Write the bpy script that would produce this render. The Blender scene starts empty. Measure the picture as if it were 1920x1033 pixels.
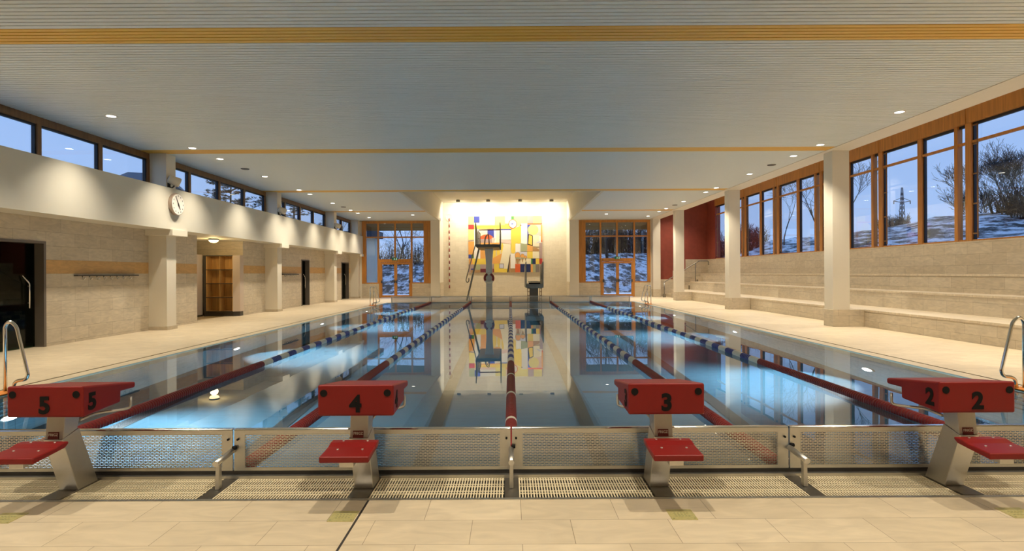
import bpy, bmesh, math, random
from mathutils import Vector, Matrix, Euler

S = bpy.context.scene
C = S.collection
PI = math.pi
rnd = random.Random(7)

# ------------------------------------------------------------------ camera
F_PX = 1050.0
EYE = 1.52
cam_d = bpy.data.cameras.new('camera')
cam_d.sensor_width = 36.0
cam_d.lens = 36.0 * F_PX / 1920.0
cam_d.shift_x = 3.0 / 1920.0
cam_d.shift_y = -4.5 / 1920.0
cam_d.clip_start = 0.05
cam_d.clip_end = 600
cam = bpy.data.objects.new('camera', cam_d)
C.objects.link(cam)
cam.matrix_world = (Matrix.Translation((0, 0, EYE)) @ Matrix.Rotation(PI / 2, 4, 'X')
                    @ Matrix.Rotation(-0.0052, 4, 'Z'))
S.camera = cam

# ------------------------------------------------------------------ world: dusk sky
W = bpy.data.worlds.new('dusk_sky')
S.world = W
W.use_nodes = True
nt = W.node_tree
nt.nodes.clear()
out = nt.nodes.new('ShaderNodeOutputWorld')
bg = nt.nodes.new('ShaderNodeBackground')
bg.inputs['Strength'].default_value = 1.15
tc = nt.nodes.new('ShaderNodeTexCoord')
sp = nt.nodes.new('ShaderNodeSeparateXYZ')
rp = nt.nodes.new('ShaderNodeValToRGB')
rp.color_ramp.elements[0].position = 0.0
rp.color_ramp.elements[0].color = (0.37, 0.53, 0.86, 1)
rp.color_ramp.elements[1].position = 0.6
rp.color_ramp.elements[1].color = (0.25, 0.44, 0.86, 1)
nt.links.new(tc.outputs['Generated'], sp.inputs[0])
nt.links.new(sp.outputs['Z'], rp.inputs[0])
nt.links.new(rp.outputs[0], bg.inputs['Color'])
nt.links.new(bg.outputs[0], out.inputs[0])

# ------------------------------------------------------------------ exposure
S.view_settings.view_transform = 'Standard'
S.view_settings.look = 'None'
S.view_settings.gamma = 1.0
S.view_settings.use_curve_mapping = False
S.view_settings.exposure = 0.0
S.cycles.use_denoising = True
S.cycles.sample_clamp_indirect = 6.0
S.cycles.max_bounces = 10
S.cycles.diffuse_bounces = 4
S.cycles.transparent_max_bounces = 16

WARM = (1.0, 0.88, 0.69)
LAMP_W = 470.0          # one recessed downlight
NICHE_W = 88.0         # one niche floodlight
POOL_W = 500.0           # one underwater lamp


def light(name, kind, loc, power, color, rot=None, parent=None, **kw):
    d = bpy.data.lights.new(name, kind)
    d.energy = power
    d.color = color
    for k, v in kw.items():
        setattr(d, k, v)
    o = bpy.data.objects.new(name, d)
    C.objects.link(o)
    o.location = loc
    if rot:
        o.rotation_euler = rot
    if parent:
        o.parent = parent
    return o


# downlights over the near deck (above and behind the picture's upper edge)
for lx in (-5.0, -2.5, 0.0, 2.5, 5.0):
    light('near_deck_downlight', 'SPOT', (lx, 2.5, 4.82), 420.0, WARM,
          spot_size=math.radians(95), spot_blend=0.7, shadow_soft_size=0.035)


# ------------------------------------------------------------------ mesh helpers
class MB:
    def __init__(self):
        self.v = []
        self.f = []
        self.m = []
        self.s = []

    def add(self, vs, fs, m=0, smooth=False):
        b = len(self.v)
        self.v += [tuple(p) for p in vs]
        for f in fs:
            self.f.append([b + i for i in f])
            self.m.append(m)
            self.s.append(smooth)
        return self

    def box(self, x0, x1, y0, y1, z0, z1, m=0):
        x0, x1 = min(x0, x1), max(x0, x1)
        y0, y1 = min(y0, y1), max(y0, y1)
        z0, z1 = min(z0, z1), max(z0, z1)
        vs = [(x0, y0, z0), (x1, y0, z0), (x1, y1, z0), (x0, y1, z0),
              (x0, y0, z1), (x1, y0, z1), (x1, y1, z1), (x0, y1, z1)]
        fs = [(0, 3, 2, 1), (4, 5, 6, 7), (0, 1, 5, 4), (1, 2, 6, 5), (2, 3, 7, 6), (3, 0, 4, 7)]
        return self.add(vs, fs, m)

    def prism(self, pts, axis, a0, a1, m=0):
        """extrude a 2-D polygon along axis; pts are the two other coordinates in xyz order"""
        def mk(p, a):
            if axis == 'x':
                return (a, p[0], p[1])
            if axis == 'y':
                return (p[0], a, p[1])
            return (p[0], p[1], a)
        n = len(pts)
        vs = [mk(p, a0) for p in pts] + [mk(p, a1) for p in pts]
        fs = [tuple(range(n))[::-1], tuple(range(n, 2 * n))]
        fs += [(i, (i + 1) % n, n + (i + 1) % n, n + i) for i in range(n)]
        return self.add(vs, fs, m)

    def cyl(self, p0, p1, r0, r1=None, n=12, m=0, caps=True, smooth=True):
        r1 = r0 if r1 is None else r1
        p0, p1 = Vector(p0), Vector(p1)
        d = (p1 - p0).normalized()
        u = d.orthogonal().normalized()
        w = d.cross(u)
        vs = []
        for p, r in ((p0, r0), (p1, r1)):
            for i in range(n):
                a = 2 * PI * i / n
                vs.append(p + (u * math.cos(a) + w * math.sin(a)) * r)
        self.add(vs, [(i, (i + 1) % n, n + (i + 1) % n, n + i) for i in range(n)], m, smooth)
        if caps:
            b = len(self.v) - 2 * n
            self.f.append([b + i for i in range(n)][::-1]); self.m.append(m); self.s.append(False)
            self.f.append([b + n + i for i in range(n)]); self.m.append(m); self.s.append(False)
        return self

    def tube(self, pts, r, n=8, m=0, closed=False):
        pts = [Vector(p) for p in pts]
        k = len(pts)
        rs = r if isinstance(r, (list, tuple)) else [r] * k
        vs = []
        u = None
        for i, p in enumerate(pts):
            a = pts[(i - 1) % k] if (closed or i > 0) else p
            b = pts[(i + 1) % k] if (closed or i < k - 1) else p
            d = (b - a).normalized()
            if u is None:
                u = d.orthogonal().normalized()
            else:
                u = (u - d * u.dot(d))
                u = u.normalized() if u.length > 1e-6 else d.orthogonal().normalized()
            w = d.cross(u)
            for j in range(n):
                t = 2 * PI * j / n
                vs.append(p + (u * math.cos(t) + w * math.sin(t)) * rs[i])
        fs = []
        for i in range(k if closed else k - 1):
            a, b = i * n, ((i + 1) % k) * n
            for j in range(n):
                fs.append((a + j, a + (j + 1) % n, b + (j + 1) % n, b + j))
        self.add(vs, fs, m, True)
        if not closed:
            b = len(self.v) - k * n
            self.f.append([b + j for j in range(n)][::-1]); self.m.append(m); self.s.append(False)
            self.f.append([b + (k - 1) * n + j for j in range(n)]); self.m.append(m); self.s.append(False)
        return self

    def lathe_y(self, prof, n=12, m=0, cz=0.0):
        """prof: (y, r) pairs, turned about the Y axis"""
        vs = []
        for y, r in prof:
            for j in range(n):
                t = 2 * PI * j / n
                vs.append((r * math.cos(t), y, cz + r * math.sin(t)))
        fs = []
        for i in range(len(prof) - 1):
            for j in range(n):
                fs.append((i * n + j, i * n + (j + 1) % n, (i + 1) * n + (j + 1) % n, (i + 1) * n + j))
        fs.append(tuple(range(n)))
        e = (len(prof) - 1) * n
        fs.append(tuple(range(e, e + n))[::-1])
        return self.add(vs, fs, m, True)

    def build(self, name, mats, parent=None, bevel=0.0, seg=2, loc=None):
        me = bpy.data.meshes.new(name)
        me.from_pydata(self.v, [], self.f)
        if not isinstance(mats, (list, tuple)):
            mats = [mats]
        for m in mats:
            me.materials.append(m)
        for p, mi, sm in zip(me.polygons, self.m, self.s):
            p.material_index = mi
            p.use_smooth = sm
        bm = bmesh.new()
        bm.from_mesh(me)
        bmesh.ops.recalc_face_normals(bm, faces=bm.faces)
        bm.to_mesh(me)
        bm.free()
        me.update()
        o = bpy.data.objects.new(name, me)
        C.objects.link(o)
        if parent:
            o.parent = parent
        if loc:
            o.location = loc
        if bevel:
            b = o.modifiers.new('bevel', 'BEVEL')
            b.width = bevel
            b.segments = seg
            b.limit_method = 'ANGLE'
        return o


def smooth_path(pts, k=6, rad=0.08):
    """round the corners of a polyline"""
    P = [Vector(p) for p in pts]
    o = [P[0]]
    for i in range(1, len(P) - 1):
        a, b, c = P[i - 1], P[i], P[i + 1]
        r = min(rad, (a - b).length * .49, (c - b).length * .49)
        s = b + (a - b).normalized() * r
        e = b + (c - b).normalized() * r
        for j in range(k + 1):
            t = j / k
            o.append(s * (1 - t) ** 2 + b * 2 * t * (1 - t) + e * t * t)
    o.append(P[-1])
    return o


def tag(o, label=None, cat=None, group=None, kind=None):
    if label: o['label'] = label
    if cat: o['category'] = cat
    if group: o['group'] = group
    if kind: o['kind'] = kind
    return o


def thing(name, label, cat, loc=(0, 0, 0), group=None, rz=0.0):
    o = bpy.data.objects.new(name, None)
    C.objects.link(o)
    o.location = loc
    o.rotation_euler = (0, 0, rz)
    return tag(o, label, cat, group)


def struct(name, mb, mats, bevel=0.0, label=None):
    o = mb.build(name, mats, bevel=bevel)
    o['kind'] = 'structure'
    if label: o['label'] = label
    return o


def struct_root(name, label=None):
    o = bpy.data.objects.new(name, None)
    C.objects.link(o)
    o['kind'] = 'structure'
    if label: o['label'] = label
    return o


def copy_thing(o, loc, label, group=None):
    """copy a thing with its parts and sub-parts"""
    def cp(src, parent):
        c = src.copy()
        C.objects.link(c)
        if parent:
            c.parent = parent
        for ch in src.children:
            cp(ch, c)
        return c
    r = cp(o, None)
    r.location = loc
    r['label'] = label
    if group: r['group'] = group
    return r


ORD = ['first', 'second', 'third', 'fourth', 'fifth', 'sixth', 'seventh', 'eighth', 'ninth', 'tenth',
       'eleventh', 'twelfth', 'thirteenth', 'fourteenth', 'fifteenth', 'sixteenth']


# ------------------------------------------------------------------ materials
def mat(name, color, rough=0.5, metal=0.0, noise=0.0, nscale=8.0, bump=0.0, spec=0.5, coat=0.0):
    m = bpy.data.materials.new(name)
    m.use_nodes = True
    t = m.node_tree
    b = t.nodes['Principled BSDF']
    b.inputs['Base Color'].default_value = (*color, 1)
    b.inputs['Roughness'].default_value = rough
    b.inputs['Metallic'].default_value = metal
    b.inputs['Specular IOR Level'].default_value = spec
    b.inputs['Coat Weight'].default_value = coat
    co = t.nodes.new('ShaderNodeTexCoord')
    n = t.nodes.new('ShaderNodeTexNoise')
    n.inputs['Scale'].default_value = nscale
    n.inputs['Detail'].default_value = 4
    t.links.new(co.outputs['Object'], n.inputs['Vector'])
    if noise:
        mx = t.nodes.new('ShaderNodeMix')
        mx.data_type = 'RGBA'
        mx.inputs['A'].default_value = (*[c * (1 - noise) for c in color], 1)
        mx.inputs['B'].default_value = (*[min(1, c * (1 + noise)) for c in color], 1)
        t.links.new(n.outputs['Fac'], mx.inputs['Factor'])
        t.links.new(mx.outputs['Result'], b.inputs['Base Color'])
    if bump:
        bp = t.nodes.new('ShaderNodeBump')
        bp.inputs['Strength'].default_value = bump
        bp.inputs['Distance'].default_value = 0.01
        t.links.new(n.outputs['Fac'], bp.inputs['Height'])
        t.links.new(bp.outputs[0], b.inputs['Normal'])
    return m


def emis(name, color, strength):
    m = bpy.data.materials.new(name)
    m.use_nodes = True
    t = m.node_tree
    b = t.nodes['Principled BSDF']
    b.inputs['Base Color'].default_value = (*color, 1)
    b.inputs['Emission Color'].default_value = (*color, 1)
    b.inputs['Emission Strength'].default_value = strength
    return m


def tile(name, axes, w, h, c1, c2, mortar, rough=0.5, ms=0.0025, off=(0, 0), band=None, vein=0.12, bond=0.5):
    m = bpy.data.materials.new(name)
    m.use_nodes = True
    t = m.node_tree
    L = t.links
    b = t.nodes['Principled BSDF']
    b.inputs['Roughness'].default_value = rough
    co = t.nodes.new('ShaderNodeTexCoord')
    se = t.nodes.new('ShaderNodeSeparateXYZ')
    L.new(co.outputs['Object'], se.inputs[0])
    cb = t.nodes.new('ShaderNodeCombineXYZ')
    for i, a in enumerate(axes):
        ad = t.nodes.new('ShaderNodeMath')
        ad.operation = 'ADD'
        ad.inputs[1].default_value = 60 * (w if i == 0 else h) - off[i]
        L.new(se.outputs[a], ad.inputs[0])
        L.new(ad.outputs[0], cb.inputs[i])
    br = t.nodes.new('ShaderNodeTexBrick')
    br.offset = bond
    br.inputs['Scale'].default_value = 1
    br.inputs['Brick Width'].default_value = w
    br.inputs['Row Height'].default_value = h
    br.inputs['Mortar Size'].default_value = ms
    br.inputs['Mortar Smooth'].default_value = 0.1
    br.inputs['Color1'].default_value = (*c1, 1)
    br.inputs['Color2'].default_value = (*c2, 1)
    br.inputs['Mortar'].default_value = (*mortar, 1)
    L.new(cb.outputs[0], br.inputs['Vector'])
    col = br.outputs['Color']
    # stone veining
    n = t.nodes.new('ShaderNodeTexNoise')
    n.inputs['Scale'].default_value = 5.0
    n.inputs['Detail'].default_value = 6
    n.inputs['Distortion'].default_value = 1.2
    mp = t.nodes.new('ShaderNodeMapping')
    mp.inputs['Scale'].default_value = (0.7, 0.7, 2.2) if 'Z' in axes else (0.6, 1.8, 1)
    L.new(co.outputs['Object'], mp.inputs[0])
    L.new(mp.outputs[0], n.inputs['Vector'])
    mr = t.nodes.new('ShaderNodeMapRange')
    mr.inputs['From Min'].default_value = 0.3
    mr.inputs['From Max'].default_value = 0.7
    mr.inputs['To Min'].default_value = 1 - vein
    mr.inputs['To Max'].default_value = 1 + vein
    L.new(n.outputs['Fac'], mr.inputs['Value'])
    mul = t.nodes.new('ShaderNodeMix')
    mul.data_type = 'RGBA'
    mul.blend_type = 'MULTIPLY'
    mul.inputs['Factor'].default_value = 1
    if band:
        z0, z1, bc = band
        g1 = t.nodes.new('ShaderNodeMath'); g1.operation = 'GREATER_THAN'; g1.inputs[1].default_value = z0
        g2 = t.nodes.new('ShaderNodeMath'); g2.operation = 'LESS_THAN'; g2.inputs[1].default_value = z1
        g = t.nodes.new('ShaderNodeMath'); g.operation = 'MULTIPLY'
        L.new(se.outputs['Z'], g1.inputs[0]); L.new(se.outputs['Z'], g2.inputs[0])
        L.new(g1.outputs[0], g.inputs[0]); L.new(g2.outputs[0], g.inputs[1])
        bm_ = t.nodes.new('ShaderNodeMix'); bm_.data_type = 'RGBA'
        L.new(g.outputs[0], bm_.inputs['Factor'])
        L.new(col, bm_.inputs['A'])
        bm_.inputs['B'].default_value = (*bc, 1)
        col = bm_.outputs['Result']
    L.new(col, mul.inputs['A'])
    L.new(mr.outputs[0], mul.inputs['B'])
    L.new(mul.outputs['Result'], b.inputs['Base Color'])
    return m


def timber(name, c, rough=0.4, along='Z'):
    m = bpy.data.materials.new(name)
    m.use_nodes = True
    t = m.node_tree
    b = t.nodes['Principled BSDF']
    b.inputs['Roughness'].default_value = rough
    co = t.nodes.new('ShaderNodeTexCoord')
    mp = t.nodes.new('ShaderNodeMapping')
    sc = [9, 9, 9]
    sc['XYZ'.index(along)] = 0.7
    mp.inputs['Scale'].default_value = sc
    n = t.nodes.new('ShaderNodeTexNoise')
    n.inputs['Scale'].default_value = 2.0
    n.inputs['Detail'].default_value = 5
    r = t.nodes.new('ShaderNodeValToRGB')
    r.color_ramp.elements[0].position = 0.3
    r.color_ramp.elements[0].color = (*[x * .78 for x in c], 1)
    r.color_ramp.elements[1].position = 0.7
    r.color_ramp.elements[1].color = (*[min(1, x * 1.15) for x in c], 1)
    t.links.new(co.outputs['Object'], mp.inputs[0])
    t.links.new(mp.outputs[0], n.inputs['Vector'])
    t.links.new(n.outputs['Fac'], r.inputs[0])
    t.links.new(r.outputs[0], b.inputs['Base Color'])
    return m


def pane_mat(name, tint, refl=1.0):
    """clear window pane: see-through with Schlick reflection"""
    m = bpy.data.materials.new(name)
    m.use_nodes = True
    t = m.node_tree
    t.nodes.clear()
    L = t.links
    o = t.nodes.new('ShaderNodeOutputMaterial')
    tr = t.nodes.new('ShaderNodeBsdfTransparent')
    tr.inputs['Color'].default_value = (*tint, 1)
    gl = t.nodes.new('ShaderNodeBsdfGlossy')
    gl.inputs['Roughness'].default_value = 0.0
    gl.inputs['Color'].default_value = (refl, refl, refl, 1)
    ge = t.nodes.new('ShaderNodeNewGeometry')
    dt = t.nodes.new('ShaderNodeVectorMath'); dt.operation = 'DOT_PRODUCT'
    L.new(ge.outputs['Incoming'], dt.inputs[0]); L.new(ge.outputs['Normal'], dt.inputs[1])
    ab = t.nodes.new('ShaderNodeMath'); ab.operation = 'ABSOLUTE'
    L.new(dt.outputs['Value'], ab.inputs[0])
    su = t.nodes.new('ShaderNodeMath'); su.operation = 'SUBTRACT'; su.inputs[0].default_value = 1
    L.new(ab.outputs[0], su.inputs[1])
    pw = t.nodes.new('ShaderNodeMath'); pw.operation = 'POWER'; pw.inputs[1].default_value = 5
    L.new(su.outputs[0], pw.inputs[0])
    ma = t.nodes.new('ShaderNodeMath'); ma.operation = 'MULTIPLY_ADD'
    ma.inputs[1].default_value = 0.95; ma.inputs[2].default_value = 0.05
    L.new(pw.outputs[0], ma.inputs[0])
    mx = t.nodes.new('ShaderNodeMixShader')
    L.new(ma.outputs[0], mx.inputs[0]); L.new(tr.outputs[0], mx.inputs[1]); L.new(gl.outputs[0], mx.inputs[2])
    L.new(mx.outputs[0], o.inputs[0])
    return m


def perforated(name, base_c, rough):
    """steel sheet pierced by rows of staggered slots (seen-through where a slot is)"""
    m = bpy.data.materials.new(name)
    m.use_nodes = True
    t = m.node_tree
    L = t.links
    b = t.nodes['Principled BSDF']
    o = t.nodes['Material Output']
    b.inputs['Base Color'].default_value = (*base_c, 1)
    b.inputs['Metallic'].default_value = 1.0
    b.inputs['Roughness'].default_value = rough
    co = t.nodes.new('ShaderNodeTexCoord')
    se = t.nodes.new('ShaderNodeSeparateXYZ')
    cb = t.nodes.new('ShaderNodeCombineXYZ')
    L.new(co.outputs['Object'], se.inputs[0])
    L.new(se.outputs['X'], cb.inputs[0]); L.new(se.outputs['Z'], cb.inputs[1])
    br = t.nodes.new('ShaderNodeTexBrick')
    br.inputs['Scale'].default_value = 1
    br.inputs['Brick Width'].default_value = 0.0345
    br.inputs['Row Height'].default_value = 0.0122
    br.inputs['Mortar Size'].default_value = 0.0030
    br.inputs['Mortar Smooth'].default_value = 0.0
    L.new(cb.outputs[0], br.inputs['Vector'])
    tr = t.nodes.new('ShaderNodeBsdfTransparent')
    mx = t.nodes.new('ShaderNodeMixShader')
    L.new(br.outputs['Fac'], mx.inputs[0])
    L.new(tr.outputs[0], mx.inputs[1]); L.new(b.outputs[0], mx.inputs[2])
    L.new(mx.outputs[0], o.inputs[0])
    return m


STONE1, STONE2, JOINT = (0.63, 0.545, 0.41), (0.57, 0.485, 0.355), (0.27, 0.22, 0.15)
M = {}
M['plaster'] = mat('cream_plaster', (0.68, 0.645, 0.55), 0.65, noise=0.03, nscale=3)
M['column'] = mat('cream_column_paint', (0.78, 0.72, 0.60), 0.5, noise=0.03, nscale=3)
M['red_wall'] = mat('red_plaster', (0.26, 0.050, 0.028), 0.6, noise=0.25, nscale=4)
M['wall_yz'] = tile('stone_wall_tiles', ('Y', 'Z'), 0.8, 0.3, STONE1, STONE2, JOINT, off=(0, 0.06),
                    band=(1.56, 1.86, (0.62, 0.37, 0.14)))
M['tile_yz'] = tile('stone_tiles_side', ('Y', 'Z'), 0.8, 0.30, STONE1, STONE2, JOINT, off=(0, -0.13))
M['tile_xz'] = tile('stone_tiles_front', ('X', 'Z'), 0.6, 0.3, STONE1, STONE2, JOINT)
M['niche_tile'] = tile('niche_wall_tiles', ('X', 'Z'), 0.4, 0.3, (0.74, 0.66, 0.52), (0.70, 0.62, 0.48), (0.5, 0.42, 0.31), ms=0.002, vein=0.05)
M['floor'] = tile('stone_floor_tiles', ('X', 'Y'), 0.6, 0.31, (0.66, 0.55, 0.39), (0.60, 0.495, 0.345), (0.25, 0.19, 0.12),
                  rough=0.42, ms=0.0017, off=(0.06, 0.04), vein=0.10)
M['tread'] = tile('tier_tread_tiles', ('Y', 'X'), 0.8, 0.6, (0.68, 0.58, 0.43), (0.64, 0.54, 0.40), JOINT, rough=0.4)
M['slat'] = mat('grey_white_ceiling_slat', (0.78, 0.83, 0.81), 0.42, noise=0.02)
M['slat_y'] = mat('orange_yellow_ceiling_slat', (0.86, 0.49, 0.07), 0.42, noise=0.02)
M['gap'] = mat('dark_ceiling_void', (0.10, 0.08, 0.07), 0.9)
M['timber'] = timber('honey_timber', (0.52, 0.215, 0.04))
M['timber_h'] = timber('honey_timber_beam', (0.46, 0.18, 0.032), along='Y')
M['timber_d'] = timber('brown_timber', (0.24, 0.115, 0.04))
M['timber_x'] = timber('honey_timber_rail', (0.52, 0.215, 0.04), along='X')
M['beech'] = timber('beech_board', (0.60, 0.36, 0.13))
M['seal'] = mat('black_gasket', (0.012, 0.013, 0.018), 0.5)
M['pane'] = pane_mat('window_glass', (0.97, 0.99, 1.0))
M['dark_glass'] = pane_mat('tinted_door_glass', (0.42, 0.52, 0.44), 0.4)
M['steel'] = mat('brushed_steel', (0.62, 0.60, 0.56), 0.40, 1.0, noise=0.05, nscale=30)
M['steel_dark'] = mat('worn_steel', (0.30, 0.28, 0.25), 0.38, 1.0, noise=0.1, nscale=20)
M['chrome'] = mat('polished_steel_tube', (0.72, 0.71, 0.68), 0.12, 1.0)
M['perf'] = perforated('perforated_steel', (0.53, 0.525, 0.50), 0.19)
M['red'] = mat('red_fibreglass', (0.20, 0.009, 0.008), 0.42, noise=0.14, nscale=5, spec=0.35)
M['black'] = mat('black_rubber', (0.006, 0.006, 0.006), 0.7, spec=0.2)
M['plate_red'] = mat('dark_red_label', (0.16, 0.02, 0.02), 0.4)
M['plate_txt'] = mat('label_lettering', (0.75, 0.70, 0.62), 0.5)
M['grate'] = mat('cream_plastic_grating', (0.72, 0.62, 0.42), 0.45, noise=0.04)
M['channel'] = mat('dark_channel', (0.035, 0.03, 0.026), 0.6)
M['frame_dark'] = mat('dark_grey_frame', (0.07, 0.063, 0.055), 0.45, 0.3)
M['frame_steel'] = mat('brown_grey_door_frame', (0.17, 0.145, 0.12), 0.4, 0.2)
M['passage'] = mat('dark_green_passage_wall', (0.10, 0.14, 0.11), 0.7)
M['float_red'] = mat('red_lane_float', (0.24, 0.012, 0.012), 0.45, noise=0.1)
M['float_blue'] = mat('navy_lane_float', (0.025, 0.05, 0.28), 0.4, noise=0.1)
M['float_white'] = mat('white_lane_float', (0.84, 0.83, 0.73), 0.45, noise=0.06)
M['grey_board'] = mat('dark_grey_panel', (0.12, 0.12, 0.105), 0.5, noise=0.08)
M['stand_grey'] = mat('mid_grey_stand', (0.30, 0.295, 0.26), 0.5, noise=0.05)
M['grey_post'] = mat('grey_painted_post', (0.78, 0.77, 0.70), 0.5, noise=0.05)
M['green_board'] = mat('green_board_grip', (0.012, 0.05, 0.04), 0.7)
M['white'] = mat('white_plastic', (0.80, 0.78, 0.72), 0.4)
M['clock_face'] = mat('white_clock_face', (0.86, 0.82, 0.76), 0.35)
M['clock_rim'] = mat('copper_brown_rim', (0.42, 0.33, 0.27), 0.35, 0.5)
M['speaker'] = mat('cream_speaker_shell', (0.68, 0.62, 0.50), 0.4)
M['orange'] = mat('orange_rubber', (0.75, 0.25, 0.03), 0.6)
M['brass'] = mat('yellow_brass_cover', (0.60, 0.53, 0.22), 0.35, 0.4, noise=0.25, nscale=60)
M['exit'] = emis('lit_green_sign', (0.01, 0.12, 0.06), 0.25)
M['exit_w'] = emis('lit_white_pictogram', (0.6, 0.75, 0.62), 0.2)
M['lamp'] = emis('lamp_diffuser', (1.0, 0.93, 0.80), 9.0)
M['globe'] = emis('glowing_globe', (1.0, 0.80, 0.42), 4.0)
M['pool_lamp'] = emis('underwater_lens', (0.86, 0.96, 1.0), 12.0)
M['pool_wall'] = tile('pool_wall_sheets', ('Y', 'Z'), 2.0, 1.0, (0.18, 0.34, 0.43), (0.17, 0.33, 0.42), (0.10, 0.2, 0.27), ms=0.006)
M['pool_floor'] = tile('pool_floor_sheets', ('X', 'Y'), 2.0, 1.0, (0.042, 0.125, 0.19), (0.040, 0.12, 0.182), (0.028, 0.085, 0.13), ms=0.005)
M['lane_mark'] = mat('dark_lane_marking', (0.02, 0.03, 0.035), 0.6)


def water_mat():
    m = bpy.data.materials.new('pool_water')
    m.use_nodes = True
    t = m.node_tree
    t.nodes.clear()
    L = t.links
    o = t.nodes.new('ShaderNodeOutputMaterial')
    g = t.nodes.new('ShaderNodeBsdfGlass')
    g.inputs['IOR'].default_value = 1.333
    g.inputs['Roughness'].default_value = 0.0
    g.inputs['Color'].default_value = (0.97, 0.99, 1, 1)
    co = t.nodes.new('ShaderNodeTexCoord')
    n = t.nodes.new('ShaderNodeTexNoise')
    n.inputs['Scale'].default_value = 1.1
    n.inputs['Detail'].default_value = 2
    b = t.nodes.new('ShaderNodeBump')
    b.inputs['Strength'].default_value = 0.05
    b.inputs['Distance'].default_value = 0.012
    L.new(co.outputs['Object'], n.inputs['Vector'])
    L.new(n.outputs['Fac'], b.inputs['Height'])
    L.new(b.outputs[0], g.inputs['Normal'])
    L.new(g.outputs[0], o.inputs[0])
    return m


M['water'] = water_mat()

# ------------------------------------------------------------------ dimensions
LANE = 2.083
XL, XR = -9.95, 12.4          # left wall, right window wall
Y_END, Y_NICHE = 35.2, 37.0
CEIL = 4.86
COLS = [8.05, 15.4, 22.72, 30.05]
PX = 6.5                      # half width of the water surface
Y0, Y1 = 4.24, 29.2           # pool basin

# ------------------------------------------------------------------ floor and pool
fl = MB()
fl.box(-13.2, 9.73, -4, 3.76, -0.25, 0)
fl.box(-13.2, -6.79, 3.76, Y_NICHE + .2, -0.25, 0)
fl.box(-6.745, -PX, 3.76, 29.45, -0.25, 0)
fl.box(6.79, 9.73, 3.76, 34.0, -0.25, 0)
fl.box(6.79, 12.4, 34.0, Y_END, -0.25, 0)
fl.box(PX, 6.745, 3.76, 29.45, -0.25, 0)
fl.box(-6.79, 6.79, 29.45, Y_NICHE + .2, -0.25, 0)
struct('floor', fl, M['floor'])

jt = MB()
jt.box(-0.967, -0.953, 1.0, 3.76, -0.01, 0.001)
struct('trim_1', jt, M['channel'], label='dark expansion joint across the near deck')
sl = MB()
for s in (-1, 1):
    sl.box(s * 6.745, s * 6.79, 3.76, 29.45, -0.12, -0.012)
struct('trim_2', sl, M['channel'], label='dark overflow slots along both pool sides')

pb = MB()   # basin: sloping overflow lip, walls
for s in (-1, 1):
    pb.prism([(s * PX, 0), (s * 6.2, -0.07), (s * 6.2, -2.25), (s * PX, -2.25)], 'y', 3.76, 29.45, 0)
pb.box(-6.2, 6.2, 29.21, 29.45, -2.25, 0.0)
pb.box(-PX, PX, 4.0, 4.23, -2.25, -0.1)
struct('pool_basin', pb, M['pool_wall'], label='pale pool side walls under water')
pf = MB()
pf.box(-6.5, 6.5, 4.0, 29.45, -2.3, -2.0)
struct('floor_pool', pf, M['pool_floor'], label='blue grey pool bottom')
lm = MB()
for i in range(-3, 3):
    x = (i + .5) * LANE
    lm.box(x - .095, x + .095, 6.0, 27.5, -2.0, -1.994)
    lm.box(x - .4, x + .4, 27.3, 27.56, -2.0, -1.994)
struct('trim_3', lm, M['lane_mark'], label='dark lane markings on the pool bottom')

wm = MB()
nx, ny = 4, 8
wm.add([(-PX + .03, Y0 - .005, -0.014), (PX - .03, Y0 - .005, -0.014), (PX - .03, Y1 + .008, -0.014), (-PX + .03, Y1 + .008, -0.014)],
       [(0, 1, 2, 3)])
wo = wm.build('pool_water', M['water'])
if wo.data.polygons[0].normal.z < 0:
    wo.data.flip_normals()
wo['kind'] = 'stuff'
wo['label'] = 'still mirror-like water filling the swimming pool'
wo['category'] = 'water'

# ------------------------------------------------------------------ left wall, beam, clerestory
lw = MB()
for a, b, zt, zb in ((-4, 10.35, 2.76, 0), (10.35, 11.98, 2.76, 2.25), (11.98, 17.78, 2.76, 0),
                     (20.84, 26.65, 2.76, 0), (26.65, 27.7, 2.76, 2.22), (27.7, 32.95, 2.76, 0),
                     (32.95, 34.45, 2.76, 2.22), (34.45, 35.4, 2.76, 0)):
    lw.box(XL - .25, XL, a, b, zb, zt)
# alcove side walls and back
lw.box(-12.6, XL - .25, 17.53, 17.78, 0, 2.76)
lw.box(-12.6, -12.35, 17.78, 20.84, 0, 2.76)
lw.box(-12.6, XL - .25, 20.84, 21.1, 0, 2.76)
struct('wall_left', lw, M['wall_yz'])
bm_ = MB()
bm_.box(-13.0, -9.25, -4, Y_END, 2.76, 3.89)
struct('trim_4', bm_, M['plaster'], label='cream balcony beam running above the left wall')
blk = MB()
blk.box(-12.3, -11.2, 17.8, 20.0, 2.50, 2.76)
struct('trim_5', blk, M['plaster'], label='cream bulkhead in the shelf alcove')

# rooms behind the three glass doors
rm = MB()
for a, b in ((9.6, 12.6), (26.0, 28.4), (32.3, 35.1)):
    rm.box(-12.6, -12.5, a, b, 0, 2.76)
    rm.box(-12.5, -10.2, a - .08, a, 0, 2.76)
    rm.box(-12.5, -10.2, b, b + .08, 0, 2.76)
struct('wall_passage', rm, M['passage'], label='dark passages behind the left doors')

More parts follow.
